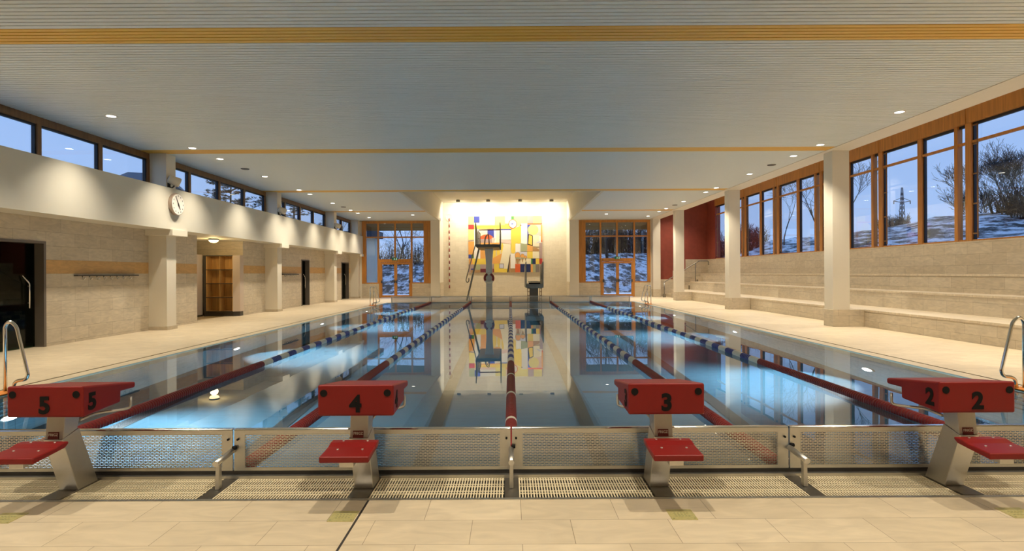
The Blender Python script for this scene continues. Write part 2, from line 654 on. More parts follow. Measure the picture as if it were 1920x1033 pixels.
cl = MB()
for i, y in enumerate(COLS + [Y_END - .42]):
    c = MB()
    c.box(XL, -9.45, y, y + .43, 0.1, CEIL)
    c.box(XL, -9.20, y - .14, y + .57, 2.60, 2.76)
    o = struct('column', c, M['column'], label='cream square pilaster on the left wall, %s from the near end' % ORD[i])
    p = MB()
    p.box(XL, -9.43, y - .02, y + .45, 0, 0.1)
    q = p.build('plinth', M['tile_yz'], o)
for i, y in enumerate(COLS + [Y_END - .42]):
    c = MB()
    c.box(8.87, 9.33, y, y + .43, 0.47, CEIL)
    o = struct('column', c, M['column'], label='cream square column on the right side, %s from the near end' % ORD[i])
    p = MB()
    if i < 4:
        p.box(8.86, 9.73, y - .012, y + .45, 0, 0.47)
    else:
        p.box(8.86, 9.35, y - .012, y + .45, 0, 0.47)
    p.build('pedestal', M['tile_xz'], o, bevel=0.006)

# clerestory windows on the left
bounds = [(8.48, COLS[1]), (COLS[1] + .43, COLS[2]), (COLS[2] + .43, COLS[3]), (COLS[3] + .43, Y_END - .42)]
for i, (a, b) in enumerate(bounds):
    r = struct_root('window_%d' % (i + 1), 'clerestory window strip above the left beam')
    f = MB()
    f.box(-10.03, -9.91, a, b, 4.70, CEIL + .02)
    f.box(-10.03, -9.91, a, b, 3.89, 3.955)
    ys = []
    y = b - .06
    while y > a + .3:
        ys.append(y)
        y -= 1.775
    if ys[-1] - a > 0.1:
        ys.append(a + .05)
    for y in ys:
        f.box(-10.03, -9.90, y - .055, y + .055, 3.955, 4.70)
    f.build('window_frame', M['timber_d'], r)
    g = MB()
    for y in ys:                                         # dark inner gaskets
        g.box(-10.0, -9.93, y - .085, y + .085, 3.95, 4.705)
    g.box(-10.0, -9.93, a, b, 4.66, 4.705)
    g.build('gasket', M['seal'], r)
    p = MB()
    for y0, y1 in zip(ys[1:], ys[:-1]):
        p.box(-9.985, -9.975, y0 + .05, y1 - .05, 3.95, 4.70)
    p.build('window_pane', M['pane'], r)

# ------------------------------------------------------------------ ceiling
RX0, RX1, RY = -4.42, 3.72, 22.9        # recess over the diving boards
stripes = (7.85, 15.22, 22.62, 30.05)
cw, cy = MB(), MB()
k = 0
y = -4.0
while y < Y_END - .05:
    yc = y + .039
    tgt = cy if any(abs(yc - c) < .235 for c in stripes) else cw
    segs = [(XL + .02, 8.72)] if y < RY - .06 else [(XL + .02, RX0 - .12), (RX1 + .12, 8.72)]
    for a, b in segs:
        tgt.box(a, b, y, min(y + .079, Y_END), CEIL, CEIL + .02)
    y += .1
struct('ceiling', cw, M['slat'])
struct('trim_6', cy, M['slat_y'], label='orange yellow slat stripes in the ceiling')
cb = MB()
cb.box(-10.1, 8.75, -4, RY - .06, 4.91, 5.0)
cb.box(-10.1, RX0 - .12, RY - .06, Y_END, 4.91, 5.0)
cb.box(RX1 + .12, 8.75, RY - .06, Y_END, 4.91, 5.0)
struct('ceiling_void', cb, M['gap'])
rc = MB()
rc.box(RX0 - .12, RX0, RY, Y_NICHE, CEIL - .01, 6.2)
rc.box(RX1, RX1 + .12, RY, Y_NICHE, CEIL - .01, 6.2)
rc.box(RX0 - .12, RX1 + .12, RY - .12, RY, CEIL - .01, 6.2)
rc.box(RX0 - .12, RX1 + .12, RY - .12, Y_NICHE + .2, 6.2, 6.35)
struct('ceiling_recess', rc, M['plaster'], label='raised cream ceiling recess over the diving boards')
ct = MB()
ct.box(9.36, 12.7, -4, Y_END, 6.05, 6.2)
ct.box(9.30, 9.36, -4, Y_END, 4.95, 6.2)
struct('ceiling_tiers', ct, M['plaster'])
fa = MB()
fa.box(8.72, 9.36, -4, Y_END, 4.845, 5.0)
struct('trim_7', fa, M['column'], label='cream fascia beam over the right columns')

# ------------------------------------------------------------------ right: tiers, wall, windows
TIERS = [(9.73, 10.9, .47), (10.9, 11.65, .95), (11.65, 12.4, 1.43)]
for i, (a, b, z) in enumerate(TIERS):
    t = MB()
    t.box(a, 12.4, -4, 34.0, (TIERS[i - 1][2] if i else 0), z - .05)
    o = struct('seating_tier', t, M['tile_yz'], label='%s stone seating tier from the pool' % ORD[i])
    t = MB()
    t.box(a - .012, 12.4 if i == 2 else b, -4, 34.0, z - .05, z)
    t.build('tread', M['tread'], o)
rw = MB()
rw.box(XR, XR + .3, -4, 34.0, 0, 2.32)
rw.box(XR, XR + .3, -4, 11.5, 2.32, 6.2)
rw.box(XR, XR + .3, 34.0, Y_END + .2, 0, 2.32)
struct('wall_right', rw, M['tile_yz'])
rr = MB()
rr.box(XR - .01, XR + .3, 33.85, Y_END, 2.32, 6.05)
rr.box(8.95, XR, Y_END, Y_END + .2, 1.08, 6.05)
struct('wall_red', rr, M['red_wall'], label='red plaster wall behind the stairs')
rl = MB()
rl.box(8.95, 10.2, Y_END - .02, Y_END + .2, 0, 1.08)
rl.box(10.2, 11.0, Y_END - .02, Y_END + .2, 0, 1.62)
rl.box(11.0, XR, Y_END - .02, Y_END + .2, 0, 2.32)
struct('wall_stair', rl, M['tile_xz'], label='stepped stone cladding beside the stairs')
st = MB()
for i in range(8):
    st.box(9.75 + i * .31, 12.4, 34.0, Y_END - .02, i * .179, (i + 1) * .179)
struct('floor_stairs', st, M['tread'], label='stone stairs up to the seating tiers')

mods = [11.55 + 3.6 * k for k in range(7)]
mods[-1] = 33.85
for i in range(6):
    a, b = mods[i], mods[i + 1]
    r = struct_root('window_%d' % (i + 5), 'tall timber framed window above the seating tiers')
    f = MB()
    mid = a + 1.8 if i < 5 else (a + b) / 2
    f.box(12.36, 12.56, a, b, 5.50, 6.05)             # header boards
    f.box(12.345, 12.37, a + .02, a + .6, 5.5, 6.05)
    f.box(12.42, 12.54, a, b, 2.32, 2.36)
    f.box(12.42, 12.50, a + .1, b - .1, 4.95, 5.02)             # transom
    for y, w in ((a, .10), (a + .42, .06), (mid, .09)):
        f.box(12.40, 12.54, y - w, y + w, 2.32, 5.52)
    f.build('window_frame', M['timber'], r)
    g = MB()
    for y in (a, mid):
        g.box(12.45, 12.53, y - .13, y + .13, 2.34, 5.5)
    g.box(12.45, 12.53, a, b, 5.43, 5.52)
    g.build('gasket', M['seal'], r)
    h = MB()                                             # opener rod with brackets
    h.tube([(12.43, b - .27, 2.4), (12.43, b - .27, 5.45)], .02, 6)
    for z in (2.5, 3.3, 4.1, 4.9, 5.4):
        h.box(12.42, 12.45, b - .28, b - .11, z, z + .035)
    h.build('opener_rod', M['timber_d'], r)
    p = MB()
    for y0, y1 in ((a + .10, a + .36), (a + .48, mid - .09), (mid + .09, b - .10)):
        p.box(12.475, 12.485, y0, y1, 2.35, 5.5)
    p.build('window_pane', M['pane'], r)

# ------------------------------------------------------------------ back wall behind the camera
wb = MB()
wb.box(-13.2, 12.7, -4.2, -4, 0, 6.2)
struct('wall_back', wb, M['plaster'])

# ------------------------------------------------------------------ end wall, niche, end windows
ew = MB()
ew.box(-9.95, -9.32, Y_END, Y_END + .3, 0, CEIL)
ew.box(-4.99, -4.42, Y_END - .12, Y_NICHE, 0, CEIL)
ew.box(3.72, 4.30, Y_END - .12, Y_NICHE, 0, CEIL)
ew.box(8.80, 8.95, Y_END, Y_END + .3, 0, CEIL)
ew.box(-9.95, -4.42, Y_END, Y_END + .3, 4.80, 5.0)
ew.box(3.72, 8.95, Y_END, Y_END + .3, 4.80, 5.0)
ew.box(-4.99, RX0 - .13, Y_END + .3, Y_NICHE + .2, CEIL, 6.2)
ew.box(RX1 + .13, 4.30, Y_END + .3, Y_NICHE + .2, CEIL, 6.2)
struct('wall_end', ew, M['column'])
es = MB()
es.box(-9.32, -8.25, Y_END - .02, Y_END + .3, 0, .93)
es.box(-6.17, -4.99, Y_END - .02, Y_END + .3, 0, .93)
es.box(4.30, 5.66, Y_END - .02, Y_END + .3, 0, .93)
es.box(7.80, 8.80, Y_END - .02, Y_END + .3, 0, .93)
struct('wall_sill', es, M['tile_xz'], label='stone sill walls under the end windows')
nw = MB()
nw.box(-4.5, 3.85, Y_NICHE, Y_NICHE + .25, 0, 6.2)
struct('wall_niche', nw, M['niche_tile'], label='stone wall of the diving niche')
nt_ = MB()
nt_.box(-4.425, -4.40, Y_END - .1, Y_NICHE, 0, .95)
nt_.box(3.70, 3.725, Y_END - .1, Y_NICHE, 0, .95)
struct('trim_8', nt_, M['tile_yz'], label='stone base of the niche reveals')


def end_window(idx, x0, x1, xs, dx0, dx1, panel, exit_x):
    """timber end window: x0..x1 outer, xs mullions, dx0..dx1 double door"""
    w = struct_root('window_%d' % idx, 'timber end window with a double glass door')
    f = MB()
    Y = Y_END
    f.box(x0, x1, Y - .03, Y + .14, 4.68, 4.83)
    lo, hi = (x0, panel) if abs(panel - x0) < 1 else (panel, x1)
    f.box(lo, hi, Y - .04, Y + .1, .93, 4.70)                                # broad timber side board
    f.box((lo + hi) / 2 - .012, (lo + hi) / 2 + .012, Y - .055, Y, .93, 4.70)
    gx0, gx1 = (panel, x1) if abs(panel - x0) < 1 else (x0, panel)
    if gx0 == x0:
        f.box(x0, x0 + .27, Y - .035, Y + .13, .93, 4.68)
        ga, gb = x0 + .27, panel
    else:
        f.box(x1 - .19, x1, Y - .035, Y + .13, .93, 4.68)
        ga, gb = panel, x1 - .19
    f.box(x0, x1, Y - .05, Y + .12, 3.77, 3.85)                              # transom
    f.box(x0, dx0 + .02, Y - .025, Y + .11, .90, .97)
    f.box(dx1 - .02, x1, Y - .025, Y + .11, .90, .97)
    for j, mx in enumerate(xs):
        f.box(mx - .05, mx + .05, Y - .04, Y + .12, 2.30 if j == 1 else .93, 4.70)
    f.box(xs[0], xs[2], Y - .045, Y + .11, 2.33, 2.43)
    f.build('window_frame', M['timber'], w)
    p = MB()
    p.box(ga, gb, Y + .04, Y + .05, 2.43, 4.68)
    p.box(ga, xs[0] - .05, Y + .04, Y + .05, .97, 2.43)
    p.box(xs[2] + .05, gb, Y + .04, Y + .05, .97, 2.43)
    p.build('window_pane', M['pane'], w)
    s = MB()
    s.box(ga, gb, Y + .06, Y + .075, 4.22, 4.68)
    s.build('blind_strip', mat('rolled_blind_cloth', (0.16, 0.13, 0.085), 0.8), w)
    d = struct_root('door_%d' % (idx - 7), 'double glass door in a timber frame at the pool end')
    mid = (dx0 + dx1) / 2
    fr = MB()
    fr.box(dx0, dx0 + .11, Y - .05, Y + .1, 0, 2.33)
    fr.box(dx1 - .11, dx1, Y - .05, Y + .1, 0, 2.33)
    fr.box(dx0 + .11, dx1 - .11, Y - .05, Y + .1, 2.22, 2.33)
    fr.build('door_frame', M['timber'], d)
    for a, b in ((dx0 + .11, mid), (mid, dx1 - .11)):
        lf = MB()
        lf.box(a, a + .09, Y - .035, Y + .06, .03, 2.21)
        lf.box(b - .09, b, Y - .035, Y + .06, .03, 2.21)
        lf.box(a + .09, b - .09, Y - .035, Y + .06, .03, .17)
        lf.box(a + .09, b - .09, Y - .035, Y + .06, 2.10, 2.21)
        leaf = lf.build('door_leaf', M['timber'], d)
        pp = MB()
        pp.box(a + .09, b - .09, Y + .01, Y + .02, .17, 2.10)
        pp.build('door_pane', M['pane'], leaf)
        hb = MB()
        hb.tube([(a + .06, Y - .09, 1.02), (b - .06, Y - .09, 1.02)], .014, 8)
        for hx in (a + .06, b - .06):
            hb.box(hx - .04, hx + .04, Y - .10, Y - .03, .93, 1.10)
        hb.build('push_bar', M['frame_dark'], leaf)
    return w


end_window(11, -9.32, -4.99, [-8.30, -7.24, -6.20], -8.25, -6.17, -5.44, 0)
end_window(12, 4.30, 8.80, [5.67, 6.71, 7.79], 5.66, 7.80, 4.73, 0)


# exit signs above both double doors
def exit_sign(x, label):
    t = thing('exit_sign', label, 'sign', (x, Y_END - .06, 2.36), 'exit signs over the end doors')
    b = MB()
    b.box(-.17, .17, -.07, 0, 0, .17)
    b.build('sign_box', M['exit'], t, bevel=.006)
    g = MB()                                            # running person, arrow
    g.prism([(-.06, .02), (-.035, .02), (-.01, .07), (.0, .10), (-.045, .10)], 'y', -.073, -.069)
    g.cyl((-.02, -.073, .125), (-.02, -.069, .125), .016, n=10)
    g.prism([(-.02, .075), (.03, .03), (.045, .045), (.0, .09)], 'y', -.073, -.069)
    g.prism([(-.06, .095), (.03, .085), (.03, .095), (-.04, .11)], 'y', -.073, -.069)
    g.box(.08, .13, -.073, -.069, .02, .15)
    g.build('pictogram', M['exit_w'], t)


exit_sign(-7.24, 'small green exit sign over the double door at the left end')
exit_sign(6.71, 'small green exit sign over the double door at the right end')


# mural -------------------------------------------------------------
def mural():
    x0, x1, z0, z1 = -2.76, 2.11, 1.57, 5.28
    PXL, PXR, PYT, PYB = 72., 1215., 90., 955.          # sketch frame the shapes are laid out in
    names = {}
    mats = []

    def c(name, rgb):
        names[name] = len(mats)
        mats.append(mat('mural_' + name, rgb, 0.55))
    c('cream', (.80, .72, .52)); c('white', (.84, .80, .74)); c('pale_yellow', (.80, .68, .22))
    c('yellow', (.80, .58, .08)); c('orange', (.76, .36, .09)); c('red_orange', (.66, .12, .035))
    c('red', (.42, .035, .03)); c('dark_red', (.15, .02, .03)); c('blue', (.045, .06, .33))
    c('navy', (.012, .025, .11)); c('green', (.05, .22, .05)); c('sage', (.36, .38, .22))
    c('mauve', (.40, .29, .27)); c('lilac', (.58, .58, .68)); c('pink', (.74, .54, .46))
    c('brown', (.42, .24, .10)); c('grey', (.22, .19, .17)); c('dark', (.05, .04, .03))
    mb = MB()
    zl = [0]

    def P(px, py):
        return (x0 + (px - PXL) / (PXR - PXL) * (x1 - x0), z1 - (py - PYT) / (PYB - PYT) * (z1 - z0))

    def poly(pts, col, lay=1):
        zl[0] += 1
        y1 = Y_NICHE - .02 - .0006 * zl[0]
        mb.prism([P(*p) for p in pts], 'y', Y_NICHE - .02, y1, names[col])

    def rect(a, b, cc, d, col):
        poly([(a, b), (cc, b), (cc, d), (a, d)], col)

    def disc(cx, cy_, rx, ry, col, n=28):
        poly([(cx + rx * math.cos(2 * PI * i / n), cy_ + ry * math.sin(2 * PI * i / n)) for i in range(n)], col)
    mb.box(x0, x1, Y_NICHE - .02, Y_NICHE - .001, z0, z1, names['cream'])
    # upper row
    rect(72, 90, 160, 220, 'sage'); rect(160, 90, 245, 190, 'blue'); rect(245, 90, 480, 200, 'white')
    rect(245, 200, 480, 232, 'pink'); rect(480, 90, 640, 230, 'pale_yellow'); rect(640, 90, 740, 205, 'pink')
    rect(640, 205, 740, 230, 'orange'); rect(738, 90, 780, 150, 'green'); rect(780, 90, 985, 200, 'pale_yellow')
    rect(985, 90, 1075, 205, 'mauve'); rect(1075, 90, 1200, 205, 'pale_yellow'); rect(1200, 90, 1215, 220, 'mauve')
    rect(985, 203, 1210, 222, 'red_orange')
    rect(72, 220, 160, 292, 'red'); rect(72, 292, 160, 460, 'pale_yellow'); rect(160, 230, 740, 290, 'yellow')
    rect(160, 290, 250, 520, 'white'); rect(250, 275, 560, 292, 'orange')
    # left block
    poly([(72, 460), (160, 452), (160, 465), (72, 478)], 'mauve')
    rect(72, 478, 160, 678, 'orange'); rect(72, 678, 115, 736, 'blue'); rect(115, 678, 150, 736, 'green')
    rect(160, 520, 255, 742, 'white'); rect(255, 545, 470, 742, 'orange'); rect(250, 290, 370, 500, 'cream')
    rect(368, 290, 468, 420, 'blue'); rect(468, 290, 500, 500, 'white')
    disc(352, 430, 105, 60, 'red_orange'); rect(245, 440, 460, 500, 'mauve'); rect(245, 498, 560, 545, 'orange')
    poly([(430, 420), (490, 430), (470, 500), (440, 500)], 'pink')
    rect(550, 288, 735, 306, 'blue'); rect(735, 285, 752, 312, 'red_orange')
    rect(550, 306, 730, 450, 'white'); poly([(550, 440), (728, 462), (728, 520), (550, 490)], 'pink')
    # long yellow forms with lobes
    poly([(735, 300), (880, 240), (890, 300), (880, 500), (850, 522), (812, 500), (800, 640), (770, 668), (735, 650)], 'yellow')
    rect(812, 200, 985, 235, 'pale_yellow'); rect(888, 205, 985, 520, 'white')
    rect(800, 515, 878, 640, 'white')
    disc(887, 232, 8, 12, 'dark_red')
    disc(760, 210, 66, 70, 'red_orange'); disc(760, 210, 55, 59, 'white'); rect(738, 202, 768, 219, 'blue')
    # flames and plants in the middle
    for fx, fy, fw, fh in ((465, 650, 30, 110), (535, 640, 24, 100), (597, 600, 20, 95)):
        disc(fx, fy, fw, fh, 'yellow')
        rect(fx - 5, fy + fh - 30, fx + 5, fy + fh + 70, 'mauve')
    poly([(440, 740), (620, 645), (600, 720), (555, 820), (440, 820)], 'orange')
    poly([(620, 520), (728, 520), (720, 640), (690, 900), (620, 900), (560, 820)], 'cream')
    rect(545, 820, 620, 895, 'grey'); rect(553, 828, 612, 888, 'lilac')
    poly([(468, 820), (545, 820), (545, 895), (670, 900), (670, 955), (468, 955)], 'yellow')
    poly([(714, 680), (720, 680), (690, 955), (668, 955)], 'dark'); poly([(718, 700), (722, 820), (718, 955), (695, 955)], 'brown')
    rect(722, 895, 800, 955, 'brown'); rect(722, 670, 800, 895, 'white')
    # left lower squares
    rect(135, 742, 245, 830, 'yellow'); rect(245, 742, 350, 830, 'yellow'); rect(80, 742, 135, 830, 'orange')
    rect(110, 830, 178, 925, 'mauve'); rect(178, 830, 255, 915, 'sage'); rect(255, 830, 465, 898, 'mauve')
    rect(255, 898, 465, 955, 'dark_red'); rect(72, 830, 110, 955, 'mauve'); rect(110, 915, 255, 955, 'brown')
    rect(110, 895, 160, 912, 'blue')
    # right block
    rect(985, 222, 1200, 400, 'pink'); poly([(985, 225), (1040, 225), (1005, 280), (1000, 400), (985, 520)], 'blue')
    rect(1160, 400, 1200, 500, 'white'); rect(1065, 385, 1170, 560, 'cream'); rect(1195, 230, 1215, 480, 'orange')
    disc(1075, 303, 82, 80, 'pale_yellow')
    poly([(1002, 365), (1070, 392), (1068, 552), (985, 525)], 'dark'); poly([(1012, 380), (1060, 400), (1058, 538), (998, 518)], 'yellow')
    disc(1207, 480, 9, 18, 'red_orange'); poly([(1110, 510), (1165, 478), (1195, 485), (1165, 500)], 'lilac')
    poly([(878, 505), (982, 530), (982, 635), (878, 635)], 'sage'); poly([(982, 530), (1066, 552), (1066, 635), (982, 635)], 'orange')
    poly([(1066, 555), (1166, 600), (1166, 635), (1066, 635)], 'brown'); rect(1168, 505, 1215, 745, 'mauve')
    rect(800, 640, 980, 745, 'lilac'); rect(980, 637, 1066, 742, 'yellow'); rect(1066, 637, 1166, 742, 'cream')
    rect(880, 745, 1040, 828, 'cream')
    for px, py, a, b in ((833, 700, 37, 50), (908, 710, 28, 35), (955, 725, 17, 22)):
        disc(px, py, a + 5, b + 6, 'brown'); disc(px, py, a, b, 'orange'); disc(px, py + b * .75, a * .85, b * .3, 'sage')
        poly([(px - a * .7, py + b), (px + a * .7, py + b), (px + a * .25, py + b * 2), (px + a * .2, py + b * 2.5),
              (px - a * .2, py + b * 2.5), (px - a * .25, py + b * 2)], 'brown')
    rect(1040, 745, 1062, 830, 'green'); rect(1062, 745, 1112, 830, 'navy'); rect(1112, 745, 1168, 830, 'yellow')
    rect(1168, 745, 1215, 830, 'red')
    rect(795, 828, 874, 955, 'red_orange'); rect(874, 828, 1034, 955, 'navy'); rect(1034, 830, 1068, 955, 'orange')
    rect(1068, 830, 1110, 955, 'sage'); rect(1110, 830, 1168, 955, 'grey'); rect(1168, 830, 1215, 955, 'mauve')
    o = mb.build('mural', mats)
    tag(o, 'colourful abstract mural of squares and discs on the niche wall', 'mural')


mural()

# hanging red and white marker rope on the niche wall
t = thing('marker_rope', 'red and white beaded rope hanging on the niche wall left of the mural', 'rope', (-4.02, Y_NICHE - .05, 0))
zz = .55
k = 0
while zz < 5.0:
    b = MB()
    b.cyl((0, 0, zz), (0, 0, zz + .2), .035 if k % 2 == 0 else .022, n=8)
    b.build('red_bead' if k % 2 == 0 else 'white_bead', M['float_red'] if k % 2 == 0 else M['float_white'], t)
    zz += .2
    k += 1
b = MB()
b.tube([(.22 * math.cos(a * PI / 12), 0, 5.22 + .22 * math.sin(a * PI / 12)) for a in range(24)], .014, 6, closed=True)
b.build('rope_loop', M['float_white'], t)

# ------------------------------------------------------------------ diving tower
t = thing('diving_tower', 'tall grey diving platform with dark side guards and sloping ladder', 'diving tower', (-1.16, 30.6, 0))
TX, TY = -1.16, 30.6
p = MB()
p.prism([(-.17, 0), (.17, 0), (.17, 2.1), (.23, 2.88), (-.23, 2.88), (-.17, 2.1)], 'y', -.2, .25)
p.build('post', M['grey_post'], t, bevel=.01)
p = MB()
p.box(-.62, .62, -1.6, 2.4, 2.88, 3.02)
p.build('platform', M['grey_board'], t, bevel=.008)
p = MB()
p.box(-.56, .56, -1.5, 2.3, 2.86, 2.885)
p.build('platform_underside', mat('ochre_underside', (0.42, 0.26, 0.09), 0.6), t)
for sx, zlow in ((-1, 2.95), (1, 2.78)):
    p = MB()
    p.prism([(-1.6, zlow), (-.2, zlow), (.2, 2.95), (.2, 3.75), (-1.6, 4.15)], 'x', sx * .62, sx * .66)
    p.build('side_guard', M['grey_board'], t)
    p = MB()
    p.tube(smooth_path([(sx * .6, .2, 3.85), (sx * .6, 2.3, 3.85), (sx * .6, 2.3, 3.02)], rad=.15), .022, 8)
    p.tube([(sx * .6, .2, 3.45), (sx * .6, 2.3, 3.45)], .018, 8)
    for yy in (.3, 1.3):
        p.tube([(sx * .6, yy, 3.02), (sx * .6, yy, 3.85)], .022, 8)
    p.build('guard_rail', M['steel_dark'], t)
p = MB()
p.tube([(-.6, .45, 3.92), (.6, .45, 3.92)], .028, 8)
p.build('red_cross_rail', M['float_red'], t)
for yy in (.55, 1.15):
    p = MB()
    p.tube(smooth_path([(-.30, yy, 3.02), (-.24, yy, 3.55), (-.05, yy, 3.75), (-.02, yy, 3.02)], rad=.15), .02, 8)
    p.build('grab_rail', M['steel_dark'], t)
l = MB()
for yy in (.3, .85):
    l.prism([(-.60, 2.92), (-.54, 2.92), (-1.24, 0), (-1.30, 0)], 'y', yy - .02, yy + .02)
ladder = l.build('ladder', M['stand_grey'], t)
for i in range(10):
    q = MB()
    z = .25 + i * .27
    x = -.57 - (2.92 - z) * .24
    q.box(x - .045, x + .045, .32, .83, z, z + .02)
    q.build('tread', M['stand_grey'], ladder)
q = MB()
q.tube(smooth_path([(-.66, .25, 3.4), (-.80, .25, 2.95), (-1.30, .25, 1.12), (-1.22, .25, 1.0), (-1.12, .25, 1.10), (-1.14, .25, 1.25)], rad=.1), .028, 8)
q.build('handrail', M['steel_dark'], ladder)

# lifebuoy on the post
t = thing('lifebuoy', 'red and white lifebuoy hanging on the diving tower post', 'lifebuoy', (TX, TY - .27, 1.25))
for nm, a0, a1, mt in (('red_section', -35, 70, 'float_red'), ('red_section', 110, 215, 'float_red'),
                       ('white_section', 70, 110, 'float_white'), ('white_section', 215, 325, 'float_white')):
    b = MB()
    b.tube([(.235 * math.cos(math.radians(a0 + (a1 - a0) * i / 12)), 0, .235 * math.sin(math.radians(a0 + (a1 - a0) * i / 12)))
            for i in range(13)], .062, 10)
    b.build(nm, M[mt], t)

# one metre springboard
BX, BY = 1.27, 29.0
t = thing('springboard_stand', 'low grey springboard stand with tall side panels and green board', 'diving board', (BX, BY, 0))
p = MB()
p.box(-.22, .22, 1.1, 1.9, 0, .72)
p.build('pedestal', M['stand_grey'], t, bevel=.01)
p = MB()
p.prism([(-.46, .95), (-.40, .72), (.40, .72), (.46, .95)], 'y', .35, 3.0)
p.build('base_box', M['stand_grey'], t, bevel=.008)
for sx in (-1, 1):
    p = MB()
    p.prism([(.35, .74), (3.0, .74), (3.0, 1.9), (.35, 2.12)], 'x', sx * .42, sx * .47)
    p.build('side_panel', M['stand_grey'], t, bevel=.006)
p = MB()
p.prism([(-.75, 1.06), (3.3, 1.0), (3.3, 1.05), (-.75, 1.09)], 'x', -.25, .25)
p.build('springboard', M['green_board'], t, bevel=.006)
p = MB()
p.box(-.30, .30, .5, .75, .95, 1.02)
p.build('fulcrum', M['black'], t)
p = MB()
p.tube([(.38, .45, 1.2), (.33, 1.3, 2.0)], .018, 8)
p.build('brace', M['steel_dark'], t)
for xa, xb in ((-.36, -.24), (.29, .39)):
    l = MB()
    l.tube([(xa, .9, 0), (xa, .9, .72)], .016, 6)
    l.tube([(xb, .9, 0), (xb, .9, .72)], .016, 6)
    l.tube([(xa, .9, .7), (xb, .9, .7)], .016, 6)
    ld = l.build('ladder', M['timber_d'], t)
    for z in (.15, .33, .52):
        q = MB()
        q.tube([(xa, .9, z), (xb, .9, z)], .012, 6)
        q.build('rung', M['timber_d'], ld)

# ------------------------------------------------------------------ downlights
ring_m = mat('white_lamp_ring', (0.75, 0.73, 0.68), 0.35)


def make_downlight(loc, label, group):
    t = thing('ceiling_downlight', label, 'ceiling light', loc, group)
    r = MB()
    n = 24
    vs = []
    for rr, z in ((.088, 0), (.115, 0), (.115, -.012), (.088, -.008)):
        vs += [(rr * math.cos(2 * PI * i / n), rr * math.sin(2 * PI * i / n), z) for i in range(n)]
    fs = []
    for a in range(4):
        b = (a + 1) % 4
        fs += [(a * n + i, a * n + (i + 1) % n, b * n + (i + 1) % n, b * n + i) for i in range(n)]
    r.add(vs, fs, 0, False)
    r.build('lamp_ring', ring_m, t)
    d = MB()
    d.cyl((0, 0, -.002), (0, 0, -.006), .09, n=24)
    d.build('lamp_lens', M['lamp'], t)
    return t


LY = [11.75, 14.75, 16.15, 19.1, 22.2, 23.4, 26.4, 29.35, 30.75, 33.2]
first = None
for side, sx in (('left', -8.36), ('right', 8.18)):
    for i, y in enumerate(LY):
        lab = 'round recessed downlight, %s from the near end of the %s ceiling row' % (ORD[i], side)
        if first is None:
            first = make_downlight((sx, y, CEIL), lab, 'ceiling downlights')
        else:
            copy_thing(first, (sx, y, CEIL), lab, 'ceiling downlights')
copy_thing(first, (-5.55, 31.9, CEIL), 'round recessed downlight set in front of the left end window', 'ceiling downlights')
copy_thing(first, (5.48, 31.9, CEIL), 'round recessed downlight set in front of the right end window', 'ceiling downlights')
for sx in (-8.36, 8.18):
    for y in [1.6, 4.6, 7.5, 8.9] + LY:
        light('downlight_lamp', 'SPOT', (sx, y, CEIL - .03), LAMP_W, WARM, spot_size=math.radians(99), spot_blend=1.0,
              shadow_soft_size=0.06)
for x in (-5.55, 5.48):
    light('downlight_lamp', 'SPOT', (x, 31.9, CEIL - .03), LAMP_W, WARM, spot_size=math.radians(99), spot_blend=1.0,
          shadow_soft_size=0.06)

for y in [1.0 + 3.65 * k for k in range(10)]:           # lamps recessed in the high ceiling over the tiers
    light('tier_downlight', 'SPOT', (10.1, y, 6.02), 540.0, WARM, spot_size=math.radians(100), spot_blend=1.0,
          shadow_soft_size=0.06)

# dark round ceiling grilles
for x, y, lab in ((-8.37, 17.7, 'dark round ceiling grille near the clock wall'),
                  (8.18, 17.5, 'dark round ceiling grille near the second right column'),
                  (-8.3, 27.9, 'dark round ceiling grille at the far left row'),
                  (8.18, 27.8, 'dark round ceiling grille at the far right row')):
    b = MB()
    b.cyl((0, 0, 0), (0, 0, -.014), .13, .12, n=24)
    o = b.build('ceiling_grille', M['frame_dark'], loc=(x, y, CEIL))
    tag(o, lab, 'grille', 'ceiling grilles')

# niche floodlights
for i, x in enumerate((-3.30, -1.39, .64, 2.63)):
    t = thing('floodlight', 'small box floodlight on the niche ceiling, %s from the left' % ORD[i], 'spotlight', (x, 35.6, 6.2),
              'niche floodlights')
    b = MB()
    b.box(-.12, .12, -.09, .09, -.14, -.02)
    b.build('lamp_housing', M['steel_dark'], t, bevel=.01)
    b = MB()
    b.cyl((0, 0, 0), (0, 0, -.03), .03, n=10)
    b.build('stem', M['steel_dark'], t)
    b = MB()
    b.box(-.10, .10, .091, .095, -.13, -.03)
    b.build('lamp_lens', M['lamp'], t)
    light('niche_lamp', 'AREA', (x, 35.72, 6.04), NICHE_W, (1.0, .90, .70), rot=(math.radians(26), 0, 0),
          shape='RECTANGLE', size=.3, size_y=.2)

# ------------------------------------------------------------------ left wall fittings
# clock on the beam
t = thing('wall_clock', 'round white wall clock with black hands on the cream beam', 'clock', (-9.25, 15.44, 3.46))
b = MB()
b.cyl((0, 0, 0), (.10, 0, 0), .30, n=48)
b.build('clock_case', M['clock_rim'], t, bevel=.008)
b = MB()
b.cyl((.098, 0, 0), (.104, 0, 0), .283, n=48)
b.build('clock_face', M['clock_face'], t)
# numerals round the dial
nm = MB()
for h in range(12):
    a = PI / 2 - h * PI / 6
    # +Y is to the viewer's right on this wall
    cyy, czz = .228 * math.cos(a), .228 * math.sin(a)
    nm.box(.104, .106, cyy - .011, cyy + .011, czz - .02, czz + .02)
nm.build('hour_marks', M['frame_dark'], t)


